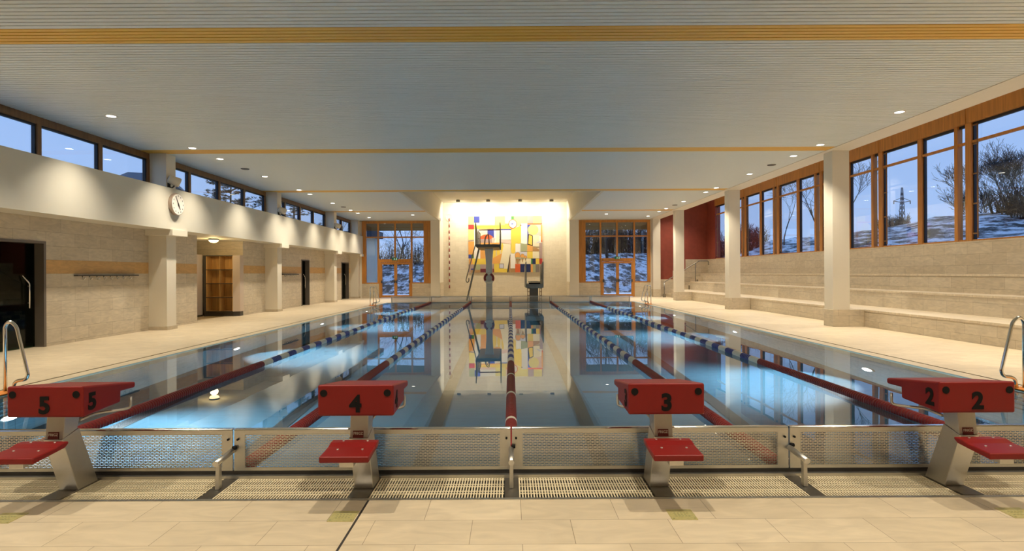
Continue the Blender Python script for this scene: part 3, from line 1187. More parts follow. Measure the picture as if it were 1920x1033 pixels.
def hand(ang, ln, w, x):
    h = MB()
    d = (math.cos(ang), math.sin(ang))
    n_ = (-d[1], d[0])
    pts = [(-d[0] * .05 + n_[0] * w, -d[1] * .05 + n_[1] * w), (d[0] * ln + n_[0] * w * .4, d[1] * ln + n_[1] * w * .4),
           (d[0] * ln - n_[0] * w * .4, d[1] * ln - n_[1] * w * .4), (-d[0] * .05 - n_[0] * w, -d[1] * .05 - n_[1] * w)]
    h.prism(pts, 'x', x, x + .004)
    return h


hand(math.radians(90 + 27), .245, .014, .108).build('minute_hand', M['black'], t)
hand(math.radians(90 - 148), .16, .018, .113).build('hour_hand', M['black'], t)

# projector loudspeakers on the upper columns
spk = None
for i, y in enumerate(COLS[1:]):
    lab = ['cream bullet loudspeaker on the column above the clock', 'cream bullet loudspeaker on the column above the shelf alcove',
           'cream bullet loudspeaker on the farthest column of the clerestory'][i]
    loc = (-9.45, y + .08, 4.12)
    if spk is None:
        t = spk = thing('wall_loudspeaker', lab, 'loudspeaker', loc, 'bullet loudspeakers on the columns')
        b = MB()
        prof = [(0, .085), (.02, .11), (.26, .128), (.295, .124), (.31, .105)]
        n = 20
        vs = []
        for d, r in prof:
            ctr = Vector((.16, .02, 0)) + Vector((.55, .45, -.25)).normalized() * (d - .16)
            ax = Vector((.55, .45, -.25)).normalized()
            u = ax.orthogonal().normalized(); w_ = ax.cross(u)
            vs += [ctr + (u * math.cos(2 * PI * j / n) + w_ * math.sin(2 * PI * j / n)) * r for j in range(n)]
        fs = [(a * n + j, a * n + (j + 1) % n, (a + 1) * n + (j + 1) % n, (a + 1) * n + j) for a in range(len(prof) - 1) for j in range(n)]
        fs += [tuple(range(n))[::-1], tuple(range((len(prof) - 1) * n, len(prof) * n))]
        b.add(vs, fs, 0, False)
        b.build('speaker_shell', M['speaker'], t, bevel=0)
        b = MB()
        b.tube(smooth_path([(0, .03, -.1), (.06, .03, -.2), (.14, .03, -.16), (.16, .03, -.10)], rad=.04), .02, 8)
        b.box(0, .015, -.03, .09, -.18, -.02)
        b.build('bracket', M['frame_dark'], t)
    else:
        copy_thing(spk, loc, lab, 'bullet loudspeakers on the columns')


# coat hook rails
def hook_rail(y0, y1, n, label):
    t = thing('coat_hook_rail', label, 'coat rack', (XL, 0, 1.50), 'coat hook rails on the left wall')
    b = MB()
    b.box(0, .10, y0, y1, .0, .028)
    b.build('rail', M['frame_dark'], t)
    for i in range(n):
        h = MB()
        yy = y0 + (y1 - y0) * (i + .5) / (n + 1.2) + .08
        h.tube(smooth_path([(.05, yy, 0), (.05, yy, -.06), (.085, yy, -.09), (.11, yy, -.05)], rad=.025), .009, 6)
        h.cyl((.11, yy, -.055), (.11, yy, -.035), .014, n=8)
        h.build('hook', M['chrome'], t)


hook_rail(12.76, 14.85, 8, 'dark coat hook rail with metal hooks between the near glass door and pilaster')
hook_rail(24.35, 26.1, 7, 'dark coat hook rail left of the narrow middle glass door')


# glass doors in the left wall
def left_door(n, y0, y1, zt, label, handle=True):
    d = struct_root('door_%d' % n, label)
    f = MB()
    f.box(XL - .22, XL + .02, y0, y0 + .06, 0, zt)
    f.box(XL - .22, XL + .02, y1 - .06, y1, 0, zt)
    f.box(XL - .22, XL + .02, y0 + .06, y1 - .06, zt - .05, zt)
    f.build('door_frame', M['frame_steel'], d)
    g = MB()
    g.box(XL - .19, XL - .18, y0 + .06, y1 - .06, .012, zt - .055)
    leaf = g.build('door_leaf', M['dark_glass'], d)
    if handle:
        h = MB()
        yy = y1 - .28
        h.tube(smooth_path([(XL - .15, yy - .12, 1.52), (XL - .10, yy, 1.36), (XL - .10, yy, .84)], rad=.04), .016, 8)
        for z in (1.3, .95):
            h.tube([(XL - .18, yy, z), (XL - .10, yy, z)], .01, 6)
        h.build('door_handle', M['chrome'], leaf)
        h = MB()
        h.box(XL - .2, XL - .16, y0 + .06, y0 + .2, zt - .12, zt - .05)
        h.box(XL - .2, XL - .16, y0 + .06, y0 + .2, .01, .08)
        h.build('hinge', M['steel'], leaf)


left_door(1, 10.35, 11.98, 2.25, 'dark tinted glass door at the near left')
left_door(2, 26.65, 27.7, 2.22, 'narrow dark glass door in the middle of the left wall')
left_door(3, 32.95, 34.45, 2.22, 'dark glass door at the far end of the left wall')

# alcove shelf unit
t = thing('shelf_unit', 'open beech shelf unit with eight compartments in the left alcove', 'shelf', (-10.6, 20.42, 0))
b = MB()
X0, X1, Z0, Z1, D = -.50, .47, .17, 2.22, .38
for x in (X0, -.015, X1 - .02):
    b.box(x, x + .022, 0, D, Z0, Z1)
b.box(X0, X1, D - .015, D, Z0, Z1)
b.build('carcass', M['beech'], t)
for k in range(5):
    z = Z0 + (Z1 - Z0 - .022) * k / 4
    s = MB()
    s.box(X0 + .0, X1, .004, D - .015, z, z + .022)
    s.box(X0, X1, -.006, .004, z - .006, z + .022, 1)
    s.build('shelf_board', [M['beech'], M['frame_dark']], t)
b = MB()
b.box(X0 - .10, X0 - .003, -.01, D, Z0, Z1, 0)
b.build('edge_strip', M['frame_dark'], t)
b = MB()
b.prism([(X1 + .003, .0), (X1 + .22, .10), (X1 + .22, D), (X1 + .003, D)], 'z', Z0, Z1)
b.build('end_panel', mat('pale_laminate', (0.62, 0.50, 0.40), 0.45), t)
b = MB()
b.prism([(X0 - .10, .04), (X1, .04), (X1 + .20, .13), (X1 + .20, D), (X0 - .10, D)], 'z', 0, Z0)
b.build('plinth', M['frame_dark'], t)

t = thing('locker', 'tall pale locker left of the beech shelf unit', 'locker', (-11.52, 19.95, 0))
b = MB()
b.box(-.32, .28, 0, .5, .06, 2.25)
b.build('body', mat('pale_pink_laminate', (0.64, 0.54, 0.46), 0.45), t, bevel=.006)
b = MB()
b.box(-.31, .27, .03, .5, 0, .06)
b.build('plinth', M['frame_dark'], t)

t = thing('ceiling_globe_lamp', 'round glowing ceiling lamp in the shelf alcove', 'ceiling light', (-10.25, 19.35, 2.76))
b = MB()
b.cyl((0, 0, 0), (0, 0, -.045), .165, .16, n=28)
b.build('lamp_base', M['frame_dark'], t)
b = MB()
n = 24
prof = [(.155, -.045), (.15, -.075), (.12, -.11), (.07, -.13), (.001, -.137)]
vs = [(r * math.cos(2 * PI * j / n), r * math.sin(2 * PI * j / n), z) for r, z in prof for j in range(n)]
fs = [(a * n + j, a * n + (j + 1) % n, (a + 1) * n + (j + 1) % n, (a + 1) * n + j) for a in range(len(prof) - 1) for j in range(n)]
b.add(vs, fs, 0, True)
b.build('lamp_globe', M['globe'], t)
light('globe_light', 'POINT', (-10.25, 19.35, 2.50), 22, (1, .74, .34), shadow_soft_size=.12)

# ------------------------------------------------------------------ stair handrail on the right
t = thing('stair_handrail', 'grey metal handrail climbing the stairs before the red wall', 'handrail', (0, 34.15, 0))
b = MB()
b.tube(smooth_path([(9.38, 0, .15), (9.38, 0, .92), (11.50, 0, 2.20), (12.08, 0, 2.20), (12.08, 0, 1.95)], rad=.08), .03, 10)
b.build('rail', M['steel_dark'], t)
b = MB()
b.tube([(9.38, 0, 0), (9.38, 0, .9)], .035, 8)
b.box(9.30, 9.46, -.06, .06, 0, .2)
b.build('post', M['steel_dark'], t)
b = MB()
b.tube([(11.28, 0, .89), (11.28, 0, 2.06)], .03, 8)
b.build('post', M['steel_dark'], t)

# ------------------------------------------------------------------ near end: gratings, gutter, panels
ch = MB()
ch.box(-PX, PX, 3.76, 4.0, -.12, -.10)
ch.box(-PX, PX, 4.0, 4.21, -.12, -.10)
ch.box(-PX, PX, 3.755, 3.785, -.12, .004, 1)          # front edge strip
ch.box(-PX, PX, 4.165, 4.20, -.12, .02, 1)            # back edge strip
ch.box(-PX, PX, 4.205, 4.23, -.1, .045, 0)
struct('trim_9', ch, [M['channel'], M['steel']], label='steel lined overflow channel under the gratings')

edges = []
feet = [(-1.5, 5), (-.5, 4), (.5, 3), (1.5, 2)]
xs_div = sorted([-2 * LANE, -LANE, 0, LANE, 2 * LANE])
xs_ft = [k * LANE for k, _ in feet]
cuts = sorted([(x, .052) for x in xs_div] + [(x, .072) for x in xs_ft])
glabels = [
    'cream slotted grating at the left edge, beyond block 5', 'cream slotted grating right of block 5 up to the left bracket',
    'cream slotted grating between the left bracket and block 4', 'cream slotted grating between block 4 and the centre bracket',
    'cream slotted grating between the centre bracket and block 3', 'cream slotted grating between block 3 and the right bracket',
    'cream slotted grating left of block 2 up to the right bracket', 'cream slotted grating at the right edge, beyond block 2']
for i in range(len(cuts) - 1):
    a = cuts[i][0] + cuts[i][1]
    b = cuts[i + 1][0] - cuts[i + 1][1]
    g = MB()
    x = a
    while x < b - .008:
        g.box(x, min(x + .0098, b), 3.79, 4.16, -.006, .0)
        x += .0196
    for y in (3.787, 3.862, 3.905, 3.99, 4.033, 4.118, 4.155):
        g.box(a, b, y, y + .014 if y not in (3.787, 4.155) else y + .008, -.006, -.0015)
    o = g.build('overflow_grating', M['grate'])
    tag(o, glabels[i], 'grating', 'gratings along the near pool end')
# dark sills in the gaps between gratings
for i, (x, w) in enumerate(cuts):
    if abs(x) > 3.9:
        continue
    g = MB()
    g.box(x - w + .004, x + w - .004, 3.787, 4.163, -.04, -.002)
    struct('trim_%d' % (10 + i), g, M['steel_dark'], label='dark steel strip between gratings')

# perforated head panels
plabels = ['perforated steel head panel behind block 5', 'perforated steel head panel behind block 4',
           'perforated steel head panel behind block 3', 'perforated steel head panel behind block 2']
for i in range(4):
    x0, x1 = (i - 2) * LANE + .006, (i - 1) * LANE - .006
    t = thing('perforated_panel', plabels[i], 'panel', ((x0 + x1) / 2, 4.2, 0), 'near head panels')
    hw = (x1 - x0) / 2
    b = MB()
    b.box(-hw + .08, hw - .08, .0, .004, .072, .322)
    b.build('perforated_sheet', M['perf'], t)
    b = MB()
    b.prism([(-.006, .350), (.03, .350), (.034, .362), (.0, .362)], 'x', -hw, hw)
    b.build('top_edge', M['chrome'], t, bevel=.003)
    b = MB()
    b.box(-hw, hw, -.002, .010, .322, .350)
    b.box(-hw, -hw + .08, -.002, .008, .072, .322)
    b.box(hw - .08, hw, -.002, .008, .072, .322)
    b.box(-hw, hw, -.004, .010, .050, .072)
    b.build('panel_frame', M['steel'], t)
    for xx in (-hw + .03, hw - .03):
        b = MB()
        b.cyl((xx, -.016, .285), (xx, 0, .285), .008, n=10)
        b.build('bolt', M['black'], t)

# rope anchoring brackets at the joints
for x, lab in ((-LANE, 'bent steel tube bracket at the panel joint between blocks 5 and 4'),
               (0, 'bent steel tube bracket at the centre panel joint'),
               (LANE, 'bent steel tube bracket at the panel joint between blocks 3 and 2')):
    t = thing('rope_bracket', lab, 'bracket', (x, 4.0, 0), 'brackets at the panel joints')
    b = MB()
    b.cyl((0, .19, .205), (0, -.06, .185), .021, n=14)
    b.build('tube_arm', M['steel'], t)
    b = MB()
    b.prism([(-.045, 0), (.005, 0), (.0, .19), (-.03, .19)], 'x', -.014, .014)
    b.build('upright', M['steel'], t, bevel=.004)
    b = MB()
    b.cyl((0, .185, .225), (.03, .185, .225), .013, n=10)
    b.build('knob', M['black'], t)

# covers let into the floor behind each block
for x, lab in ((-3.17, 'yellow metal floor cover behind block 5'), (-1.055, 'yellow metal floor cover behind block 4'),
               (1.065, 'yellow metal floor cover behind block 3'), (3.17, 'yellow metal floor cover behind block 2')):
    t = thing('floor_cover', lab, 'floor cover', (x, 3.51, 0), 'floor covers behind the blocks')
    b = MB()
    b.box(-.08, .08, -.075, .075, 0, .003)
    b.build('plate', M['brass'], t)
    b = MB()
    for sx in (-.065, .065):
        b.cyl((sx, -.06, .003), (sx, -.06, .005), .006, n=8)
    for r in range(3):
        for q in range(5 - (r % 2)):
            b.box(-.045 + q * .02, -.033 + q * .02, -.03 + r * .022, -.021 + r * .022, .003, .0045)
    b.build('embossing', mat('worn_embossing', (0.36, 0.34, 0.16), 0.5), t)


# ------------------------------------------------------------------ starting blocks
def text(body, size, m, parent, name, mtx, bold=.012, ext=.0015):
    c = bpy.data.curves.new(name, 'FONT')
    c.body = body
    c.size = size
    c.align_x = 'CENTER'
    c.align_y = 'CENTER'
    c.extrude = ext
    c.offset = bold
    c.materials.append(m)
    tmp = bpy.data.objects.new(name, c)
    C.objects.link(tmp)
    bpy.context.view_layer.update()
    me = bpy.data.meshes.new_from_object(tmp.evaluated_get(bpy.context.evaluated_depsgraph_get()))
    bpy.data.objects.remove(tmp)
    bpy.data.curves.remove(c)
    me.name = name
    o = bpy.data.objects.new(name, me)
    C.objects.link(o)
    o.parent = parent
    o.matrix_local = mtx
    return o


def starting_block(xc, num, label):
    t = thing('starting_block', label, 'starting block', (xc, 3.75, 0), 'red starting blocks along the near pool end')
    # box with overhanging sloped top
    b = MB()
    side = [(0, .566), (.37, .586), (.375, .665), (.53, .662), (.535, .705), (.0, .778)]
    b.prism(side, 'x', -.255, .255)
    body = b.build('block_top', M['red'], t, bevel=.014, seg=3)
    for sx in (-.213, .213):
        d = MB()
        d.cyl((sx, .004, .722), (sx, -.003, .722), .024, n=24)
        d.build('black_plug', M['black'], t)
    text(num, .155, M['black'], t, 'front_number', Matrix.Translation((0, -.0025, .645)) @ Matrix.Rotation(PI / 2, 4, 'X'), .006)
    text(num, .155, M['black'], t, 'side_number', Matrix.Translation((.257, .085, .655)) @ Matrix.Rotation(PI / 2, 4, 'Z') @ Matrix.Rotation(PI / 2, 4, 'X'), .006)
    text(num, .155, M['black'], t, 'side_number', Matrix.Translation((-.257, .085, .655)) @ Matrix.Rotation(-PI / 2, 4, 'Z') @ Matrix.Rotation(PI / 2, 4, 'X'), .006)
    # bent steel post: foot - knee towards the swimmer's back - head
    b = MB()
    b.prism([(.075, .40), (.205, .44), (.245, .595), (.10, .595)], 'x', -.062, .062)
    b.build('upper_post', M['steel'], t, bevel=.004)
    b = MB()
    b.prism([(.065, .40), (.215, .44), (.395, .0), (.205, .0)], 'x', -.066, .066)
    b.build('lower_post', M['steel'], t, bevel=.004)
    b = MB()
    b.box(-.068, .068, .035, .41, -.002, .008)
    b.build('foot_plate', M['steel_dark'], t)
    # footrest with support
    b = MB()
    b.prism([(-.275, .345), (-.02, .372), (.01, .392), (.01, .408), (-.05, .408), (-.10, .394), (-.275, .385)], 'x', -.155, .155)
    b.build('footrest', M['red'], t, bevel=.008, seg=3)
    for sx in (-.075, .085):
        for yy in (-.02, -.15):
            b = MB()
            b.cyl((sx, yy, .385 if yy < -.1 else .402), (sx, yy, .396 if yy < -.1 else .411), .0075, n=10)
            b.build('bolt', M['steel'], t)
    b = MB()
    b.prism([(-.22, .30), (.09, .33), (.09, .385), (-.22, .35)], 'x', -.045, .045)
    b.build('footrest_support', M['steel'], t, bevel=.003)
    # backstroke grips
    for sx in (-1, 1):
        b = MB()
        b.tube(smooth_path([(sx * .05, .24, .49), (sx * .065, .38, .505), (sx * .20, .49, .505), (sx * .23, .51, .515),
                            (sx * .23, .512, .595)], rad=.045), .0105, 10)
        b.build('hand_grip', M['steel'], t)
    # maker's plate
    b = MB()
    b.prism([(-.036, -.024), (.036, -.024), (.036, .024), (-.036, .024)], 'y', -.002, 0)
    pl = b.build('maker_plate', M['plate_red'], t)
    pl.location = (-.004, .0765, .425)
    pl.rotation_euler = (math.radians(-8), 0, 0)
    text('FRIGZ', .024, M['plate_txt'], pl, 'lettering', Matrix.Translation((0, -.0025, .005)) @ Matrix.Rotation(PI / 2, 4, 'X'), .0006, .0005)
    return t


for k, num in feet:
    starting_block(k * LANE, str(num), 'red starting block with black number %d on its box' % num)

# ------------------------------------------------------------------ lane ropes
def ribbed(y0, y1, r, pitch, n=14):
    prof = []
    y = y0
    prof.append((y0, r * .5))
    while y < y1 - pitch * .5:
        prof += [(y + pitch * .08, r * .80), (y + pitch * .22, r), (y + pitch * .78, r), (y + pitch * .92, r * .80)]
        y += pitch
    prof.append((y1, r * .5))
    return MB().lathe_y(prof, n)


RZ = .015
seg_me = {}


def lane_rope(x, label, center=False):
    t = thing('lane_rope', label, 'lane rope', (x, 0, RZ), 'lane ropes across the pool')
    if 'near' not in seg_me:
        o = ribbed(4.32, 9.35, .058, .042).build('red_float_section', M['float_red'], t)
        seg_me['near'] = o.data
        o2 = ribbed(24.25, 29.1, .058, .06).build('red_float_section', M['float_red'], t)
        seg_me['far'] = o2.data
        o3 = ribbed(0, .35, .056, .0583).build('blue_float', M['float_blue'], t)
        seg_me['blue'] = o3.data
        bpy.data.objects.remove(o3)
        o3 = ribbed(0, .35, .056, .0583).build('white_float', M['float_white'], t)
        seg_me['white'] = o3.data
        bpy.data.objects.remove(o3)
    else:
        for nm in ('near', 'far'):
            o = bpy.data.objects.new('red_float_section', seg_me[nm])
            C.objects.link(o)
            o.parent = t
    n = 42
    for i in range(n):
        c = 'white' if i % 2 == 0 else 'blue'
        o = bpy.data.objects.new(c + '_float', seg_me[c])
        C.objects.link(o)
        o.parent = t
        o.location = (0, 9.36 + i * (14.88 / n), 0)
    b = MB()
    b.cyl((0, 29.1, 0), (0, 29.2, .03), .01, n=6)
    b.cyl((0, 4.217, .10), (0, 4.32, .0), .008, n=6)
    b.build('end_cable', M['steel'], t)
    if center:
        for y in (5.6, 6.8, 8.05, 9.3):
            b = MB()
            b.lathe_y([(y, .05), (y + .01, .0605), (y + .07, .0605), (y + .08, .05)], 16)
            b.build('white_ring', M['float_white'], t)


lane_rope(-2 * LANE, 'red, blue and white lane rope on the far left, starting behind block 5')
lane_rope(-LANE, 'red, blue and white lane rope starting left of block 4')
lane_rope(0, 'centre lane rope with white rings on its red near end', True)
lane_rope(LANE, 'red, blue and white lane rope starting right of block 3')
lane_rope(2 * LANE, 'red, blue and white lane rope on the far right, starting behind block 2')

# ------------------------------------------------------------------ far head panels
for i in range(6):
    x0, x1 = (i - 3) * LANE + .01, (i - 2) * LANE - .01
    x0 = max(x0, -6.23)
    x1 = min(x1, 6.23)
    t = thing('perforated_panel', 'low grey head panel at the far pool end, %s from the left' % ORD[i], 'panel',
              ((x0 + x1) / 2, 29.22, 0), 'far head panels')
    hw = (x1 - x0) / 2
    b = MB()
    b.box(-hw + .03, hw - .03, 0, .006, .0, .30)
    b.build('perforated_sheet', M['perf'], t)
    b = MB()
    b.box(-hw, hw, -.01, .04, .30, .33)
    b.box(-hw, -hw + .05, -.01, .02, 0, .30)
    b.box(hw - .05, hw, -.01, .02, 0, .30)
    b.build('panel_frame', M['steel'], t)

# ------------------------------------------------------------------ pool ladders
def pool_ladder(sx, y, label, gap=.62):
    """pair of bent tube handrails at the pool edge; sx -1 left side, +1 right side"""
    t = thing('pool_ladder', label, 'pool ladder', (sx * 6.62, y, 0), 'pool ladders')
    for k in (0, gap):
        b = MB()
        b.tube(smooth_path([(0, k, 0), (0, k, .86), (-sx * .06, k, .93), (-sx * .15, k, .86), (-sx * .30, k, .22), (-sx * .27, k, .16),
                            (-sx * .12, k, .14), (-sx * .10, k, .0)], k=8, rad=.07), .021, 12)
        b.build('handrail', M['chrome'], t)
    b = MB()
    b.box(-sx * .16, sx * .06, -.05, gap + .05, .0, .012)
    b.build('orange_mat', M['orange'], t)
    b = MB()
    for z in (-.25, -.5, -.75):
        b.box(-sx * .46, -sx * .36, .02, gap - .02, z, z + .03)
    for k in (0.02, gap - .02):
        b.tube([(-sx * .42, k, -.03), (-sx * .42, k, -.85)], .02, 8)
    b.build('steps', M['chrome'], t)


pool_ladder(-1, 6.71, 'bent steel ladder rails at the near left pool edge')
pool_ladder(1, 6.60, 'bent steel ladder rails at the near right pool edge')
pool_ladder(-1, 26.4, 'bent steel ladder rails at the far left pool corner')
pool_ladder(1, 26.4, 'bent steel ladder rails at the far right pool corner')

# ------------------------------------------------------------------ underwater lamps
pl_first = None
for side, sx, ys in (('left', -1, (6.9, 12.6, 18.3, 24.0)), ('right', 1, (9.7, 15.4, 21.1, 26.7))):
    for i, y in enumerate(ys):
        lab = 'round underwater lamp in the %s pool wall, %s from the near end' % (side, ORD[i])
        loc = (sx * 6.2, y, -1.05)
        t = thing('underwater_lamp', lab, 'underwater light', loc, 'underwater pool lamps')
        b = MB()
        b.cyl((0, 0, 0), (-sx * .035, 0, 0), .17, .15, n=24)
        b.build('lamp_ring', M['steel'], t)
        b = MB()
        b.cyl((-sx * .03, 0, 0), (-sx * .042, 0, 0), .125, n=24)
        b.build('lamp_lens', M['pool_lamp'], t)
        light('pool_lamp_light', 'SPOT', (sx * 6.12, y, -1.05), POOL_W * 7, (.93, .98, 1.0),
              rot=(0, sx * math.radians(56), 0), spot_size=math.radians(90), spot_blend=1.0, shadow_soft_size=.1)

# ------------------------------------------------------------------ outdoors
def terrain_h(x, y):
    h = 0.0
    if x > 12.6:
        h = max(h, 1.6 + .235 * min(x - 12.6, 11.4) + .045 * max(0, min(x - 24.0, 40)))
    if x > 12.6 and y > 34:
        pass
    if y > 37.4:
        s = min(y - 37.4, 60)
        h2 = .15 * s if s < 22 else 3.3 + .03 * (s - 22)
        h2 *= 1.0 + .02 * max(-20, min(20, x))
        h = max(h, h2) if x > 12.6 else h2
    w = math.sin(x * .9 + 1.3) * math.cos(y * .7) * .12 + math.sin(x * .31 + y * .23) * .25 + math.sin(x * 2.3 - y * 1.9) * .05
    if y > 39 or x > 14 or x < -15:
        h += w
    return h


g = MB()
xs = [-70 + 1.4 * i for i in range(150)]
ys = [-12 + 1.4 * i for i in range(122)]
idx = {}
for i, x in enumerate(xs):
    for j, y in enumerate(ys):
        idx[i, j] = len(idx)
vs = [(x, y, terrain_h(x, y) - .02) for x in xs for y in ys]
fs = []
for i in range(len(xs) - 1):
    for j in range(len(ys) - 1):
        cx, cy_ = xs[i] + .7, ys[j] + .7
        if -14.3 < cx < 13.4 and cy_ < 38.1:
            continue
        fs.append((idx[i, j], idx[i + 1, j], idx[i + 1, j + 1], idx[i, j + 1]))
g.add(vs, fs, 0, True)


def snow_mat():
    m = bpy.data.materials.new('patchy_snow')
    m.use_nodes = True
    t = m.node_tree
    b = t.nodes['Principled BSDF']
    b.inputs['Roughness'].default_value = .8
    co = t.nodes.new('ShaderNodeTexCoord')
    n = t.nodes.new('ShaderNodeTexNoise')
    n.inputs['Scale'].default_value = 1.3
    n.inputs['Detail'].default_value = 9
    n.inputs['Roughness'].default_value = .74
    r = t.nodes.new('ShaderNodeValToRGB')
    r.color_ramp.elements[0].position = .47
    r.color_ramp.elements[0].color = (.035, .032, .028, 1)
    r.color_ramp.elements[1].position = .56
    r.color_ramp.elements[1].color = (.80, .82, .86, 1)
    mp = t.nodes.new('ShaderNodeMapping')
    mp.inputs['Scale'].default_value = (1.3, .42, 1.2)
    t.links.new(co.outputs['Object'], mp.inputs[0])
    t.links.new(mp.outputs[0], n.inputs['Vector'])
    t.links.new(n.outputs['Fac'], r.inputs[0])
    t.links.new(r.outputs[0], b.inputs['Base Color'])
    return m


ter = g.build('snowy_ground', snow_mat())
ter['kind'] = 'structure'
ter['label'] = 'snow patched ground outside'

bark = mat('dark_bark', (.030, .027, .026), .9, noise=.2)
needle = mat('dark_needles', (.012, .020, .016), .9, noise=.3)


def bare_tree(name, x, y, h, label, seed, spread=.5, depth=6, stems=1, r0=None, group=None, up=.25):
    R = random.Random(seed)
    mb = MB()

    def grow(p, d, ln, r, dep):
        k = 3
        pts = [p]
        rs = [r]
        for i in range(k):
            d = (d + Vector((R.uniform(-1, 1), R.uniform(-1, 1), R.uniform(-.4, .8) * up * 2)) * .16).normalized()
            p = p + d * ln / k
            pts.append(p)
            rs.append(max(.006, r * (1 - .35 * (i + 1) / k)))
        mb.tube(pts, rs, 5 if dep > depth - 2 else 3)
        if dep <= 0:
            return
        nb = R.choice((2, 3, 3)) if dep > 1 else 2
        for i in range(nb):
            nd = (d + Vector((R.uniform(-1, 1), R.uniform(-1, 1), R.uniform(-.35, .6))) * spread * 1.5).normalized()
            grow(pts[R.choice((1, 2, 3)) if i else 3], nd, ln * R.uniform(.62, .85), rs[-1] * R.uniform(.6, .85), dep - 1)
    r0 = r0 or h * .016
    z = terrain_h(x, y) - .1
    for s in range(stems):
        d = Vector((R.uniform(-.5, .5), R.uniform(-.5, .5), 1)).normalized() if stems > 1 else Vector((R.uniform(-.08, .08), R.uniform(-.08, .08), 1))
        off = Vector((R.uniform(-.8, .8), R.uniform(-.8, .8), 0)) if stems > 1 else Vector((0, 0, 0))
        grow(off, d, h * (.30 if stems == 1 else .33), r0, depth)
    o = mb.build(name, bark, loc=(x, y, z))
    tag(o, label, 'tree' if stems == 1 else 'bush', group)
    return o


def conifer(x, y, h, label, seed):
    """pine with an irregular open crown"""
    R = random.Random(seed)
    t = thing('pine_tree', label, 'tree', (x, y, terrain_h(x, y) - .1), 'evergreens outside the left windows')
    b = MB()
    b.cyl((0, 0, 0), (.2, 0, h * .97), h * .022, .03, n=8)
    limbs = []
    for i in range(30):
        z = h * (.42 + .55 * (i / 30) ** .9)
        L = h * R.uniform(.17, .36) * (1.1 - .75 * (i / 30) ** 2)
        a = R.uniform(0, 2 * PI)
        p0 = Vector((.2 * z / h, 0, z))
        p1 = p0 + Vector((math.cos(a), math.sin(a), R.uniform(-.1, .25))) * L * .6
        p2 = p1 + Vector((math.cos(a + R.uniform(-.5, .5)), math.sin(a + R.uniform(-.5, .5)), R.uniform(0, .5))) * L * .4
        b.tube([p0, p1, p2], [.07, .04, .015], 4)
        limbs.append((p0, p1, p2))
    b.build('trunk', bark, t)
    b = MB()
    for p0, p1, p2 in limbs:
        for q in range(26):
            f = R.uniform(.3, 1.0)
            c = p0.lerp(p1, f / .6) if f < .6 else p1.lerp(p2, (f - .6) / .4)
            c = c + Vector((R.gauss(0, .2), R.gauss(0, .2), R.uniform(-.1, .28)))
            for k in range(12):
                d = Vector((R.uniform(-1, 1), R.uniform(-1, 1), R.uniform(-.35, 1))).normalized() * R.uniform(.10, .22)
                b.tube([c, c + d], [.016, .006], 3)
    b.build('needles', needle, t)


def hedge(x, y, w, h, label, seed, dirx=1, diry=0, n=260):
    """a thicket of thin stems"""
    R = random.Random(seed)
    mb = MB()
    for i in range(n):
        u = R.uniform(-w / 2, w / 2)
        v = R.uniform(-.9, .9)
        p = Vector((dirx * u - diry * v, diry * u + dirx * v, 0))
        p.z = terrain_h(x + p.x, y + p.y) - terrain_h(x, y)
        d = Vector((R.uniform(-.35, .35), R.uniform(-.35, .35), 1)).normalized()
        hh = h * R.uniform(.45, 1.0) * (1 - .35 * (abs(u) / (w / 2)) ** 2)
        q = p + d * hh * .55
        e = q + (d + Vector((R.uniform(-.4, .4), R.uniform(-.4, .4), .2))).normalized() * hh * .45
        mb.tube([p, q, e], [.035, .022, .008], 3)
        for k in range(5):
            s = p.lerp(q, R.uniform(.3, 1)) if k < 3 else q.lerp(e, R.uniform(0, .8))
            m2 = s + Vector((R.uniform(-1, 1), R.uniform(-1, 1), R.uniform(.1, 1.1))).normalized() * hh * R.uniform(.15, .3)
            mb.tube([s, m2], [.02, .007], 3)
    o = mb.build('thicket', bark, loc=(x, y, terrain_h(x, y) - .15))
    tag(o, label, 'bush', 'dark winter thickets outside')
    return o


# right side, seen through the tall windows
bare_tree('bare_tree', 17.6, 29.3, 6.4, 'bare tree in the window left of the pylon', 3, depth=6, r0=.07, spread=.4)
bare_tree('bare_tree', 22.0, 45.0, 7.0, 'bare tree outside the far right windows, nearer the end', 5, depth=6, r0=.06, spread=.4)
bare_tree('bare_tree', 20.5, 37.0, 7.0, 'bare tree outside behind the second right column', 8, depth=6, r0=.06, spread=.4)
bare_tree('round_bush', 26.5, 30.0, 3.6, 'large round bare bush at the right picture edge', 11, depth=6, stems=11, spread=.42, r0=.035)
bare_tree('round_bush', 29.5, 36.0, 2.6, 'round bare bush right of the pylon', 12, depth=6, stems=9, spread=.42, r0=.035)
hedge(23.0, 24.2, 7.0, 1.7, 'low dark thicket under the large round bush', 21, .4, .9, 320)
hedge(31.0, 45.5, 8.0, 1.7, 'low dark thicket right of the pylon foot', 22, .5, .86, 280)
hedge(25.5, 60.0, 10.0, 2.2, 'long dark thicket added in place of a dark reflection in the far right windows', 23, .6, .8, 340)  # added stems imitate a dark reflection in the window glass
hedge(19.5, 50.0, 7.0, 3.0, 'dark thicket behind the stairs side window', 24, .9, .4, 260)

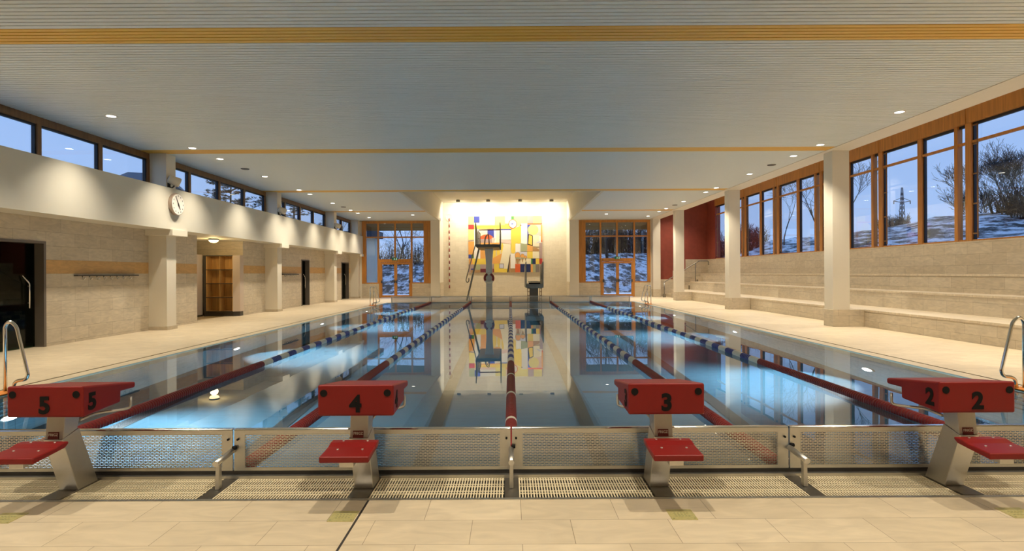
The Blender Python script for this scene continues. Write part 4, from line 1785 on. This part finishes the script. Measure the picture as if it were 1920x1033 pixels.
# end of the hall
bare_tree('bare_tree', 6.0, 47.0, 9.5, 'thick dark bare tree outside the right end door', 31, depth=6, r0=.32)
bare_tree('bare_tree', 8.7, 50.0, 9.0, 'slim bare tree at the right edge of the right end window', 32, depth=6, r0=.14)
bare_tree('bare_tree', 4.2, 41.5, 8.5, 'bare tree left of the right end door', 33, depth=6, r0=.16)
hedge(8.0, 58.0, 16.0, 4.6, 'tall dark thicket beyond the right end window', 34, 1, 0, 1100)
bare_tree('bare_tree', -7.0, 52.0, 8.0, 'bare tree right of the left end door', 35, depth=6, r0=.13)
bare_tree('bare_tree', -11.5, 58.0, 8.0, 'bare tree behind the left end door', 36, depth=6, r0=.13)
hedge(-12.0, 62.0, 16.0, 3.2, 'dark thicket along the hilltop beyond the left end window', 37, 1, 0, 480)

# left side
conifer(-22.6, 45.0, 9.4, 'dark evergreen seen through the clerestory right of the clock', 41)
conifer(-20.0, 51.5, 9.3, 'dark evergreen seen through the third clerestory strip', 42)
bare_tree('bare_tree', -17.0, 55.0, 9.0, 'bare tree seen through the fourth clerestory strip', 43, depth=6)

# house with pitched roof, only its top shows
t = thing('house', 'grey house with pitched roof seen through the near clerestory', 'house', (-25.9, 40.0, 0), rz=.35)
b = MB()
b.box(-2.0, 2.0, -1.9, 1.9, -.2, 7.7)
b.build('wall', mat('house_render', (.35, .35, .38), .8), t)
b = MB()
b.add([(-2.3, -2.2, 7.6), (2.3, -2.2, 7.6), (2.3, 2.2, 7.6), (-2.3, 2.2, 7.6), (-1.2, 0, 8.8), (1.2, 0, 8.8)],
      [(0, 1, 5, 4), (1, 2, 5), (2, 3, 4, 5), (3, 0, 4), (0, 3, 2, 1)])
b.build('roof', mat('slate_roof', (.11, .12, .15), .7), t)
# flat-roofed annex outside the left end window
t = thing('annex_building', 'pale annex wall with a dark flat roof outside the left end window', 'building', (-13.6, 42.0, 0))
b = MB()
b.box(-3.0, 3.45, 0, 1.2, -.2, 4.2)
b.build('wall', mat('annex_render', (.72, .67, .54), .8), t)
b = MB()
b.box(-3.2, 3.75, -.5, 1.4, 4.2, 4.7)
b.build('roof', mat('annex_roof', (.04, .045, .06), .7), t)

# pylon
t = thing('power_pylon', 'lattice power pylon far off through the right windows', 'pylon', (105, 150, terrain_h(105, 150) - 1.3))
py = MB()
H, w0, w1 = 19.2, .95, .12


def wd(z):
    return w0 + (w1 - w0) * z / H


for sx in (-1, 1):
    for sy in (-1, 1):
        py.cyl((sx * wd(0), sy * wd(0), 0), (sx * wd(H), sy * wd(H), H), .09, .07, n=5)
zs = [0, 3, 5.6, 7.9, 9.9, 11.6, 13.1, 14.4, 15.6, 16.8, 18]
for a, bb in zip(zs[:-1], zs[1:]):
    for sy in (-1, 1):
        py.cyl((-wd(a), sy * wd(a), a), (wd(bb), sy * wd(bb), bb), .045, n=4)
        py.cyl((wd(a), sy * wd(a), a), (-wd(bb), sy * wd(bb), bb), .045, n=4)
    for sx in (-1, 1):
        py.cyl((sx * wd(a), -wd(a), a), (sx * wd(bb), wd(bb), bb), .045, n=4)
        py.cyl((sx * wd(a), wd(a), a), (sx * wd(bb), -wd(bb), bb), .045, n=4)
py.build('tower', mat('pylon_steel', (.10, .11, .13), .6, .4), t)
b = MB()
for sx in (-1, 1):
    b.cyl((0, 0, 15.2), (sx * 2.3, 0, 15.6), .09, n=5)
    b.cyl((0, 0, 16.5), (sx * 2.3, 0, 15.6), .07, n=5)
    b.cyl((sx * 2.2, 0, 15.6), (sx * 2.2, 0, 14.8), .12, n=6)
b.build('crossarm', bpy.data.materials['pylon_steel'], t)
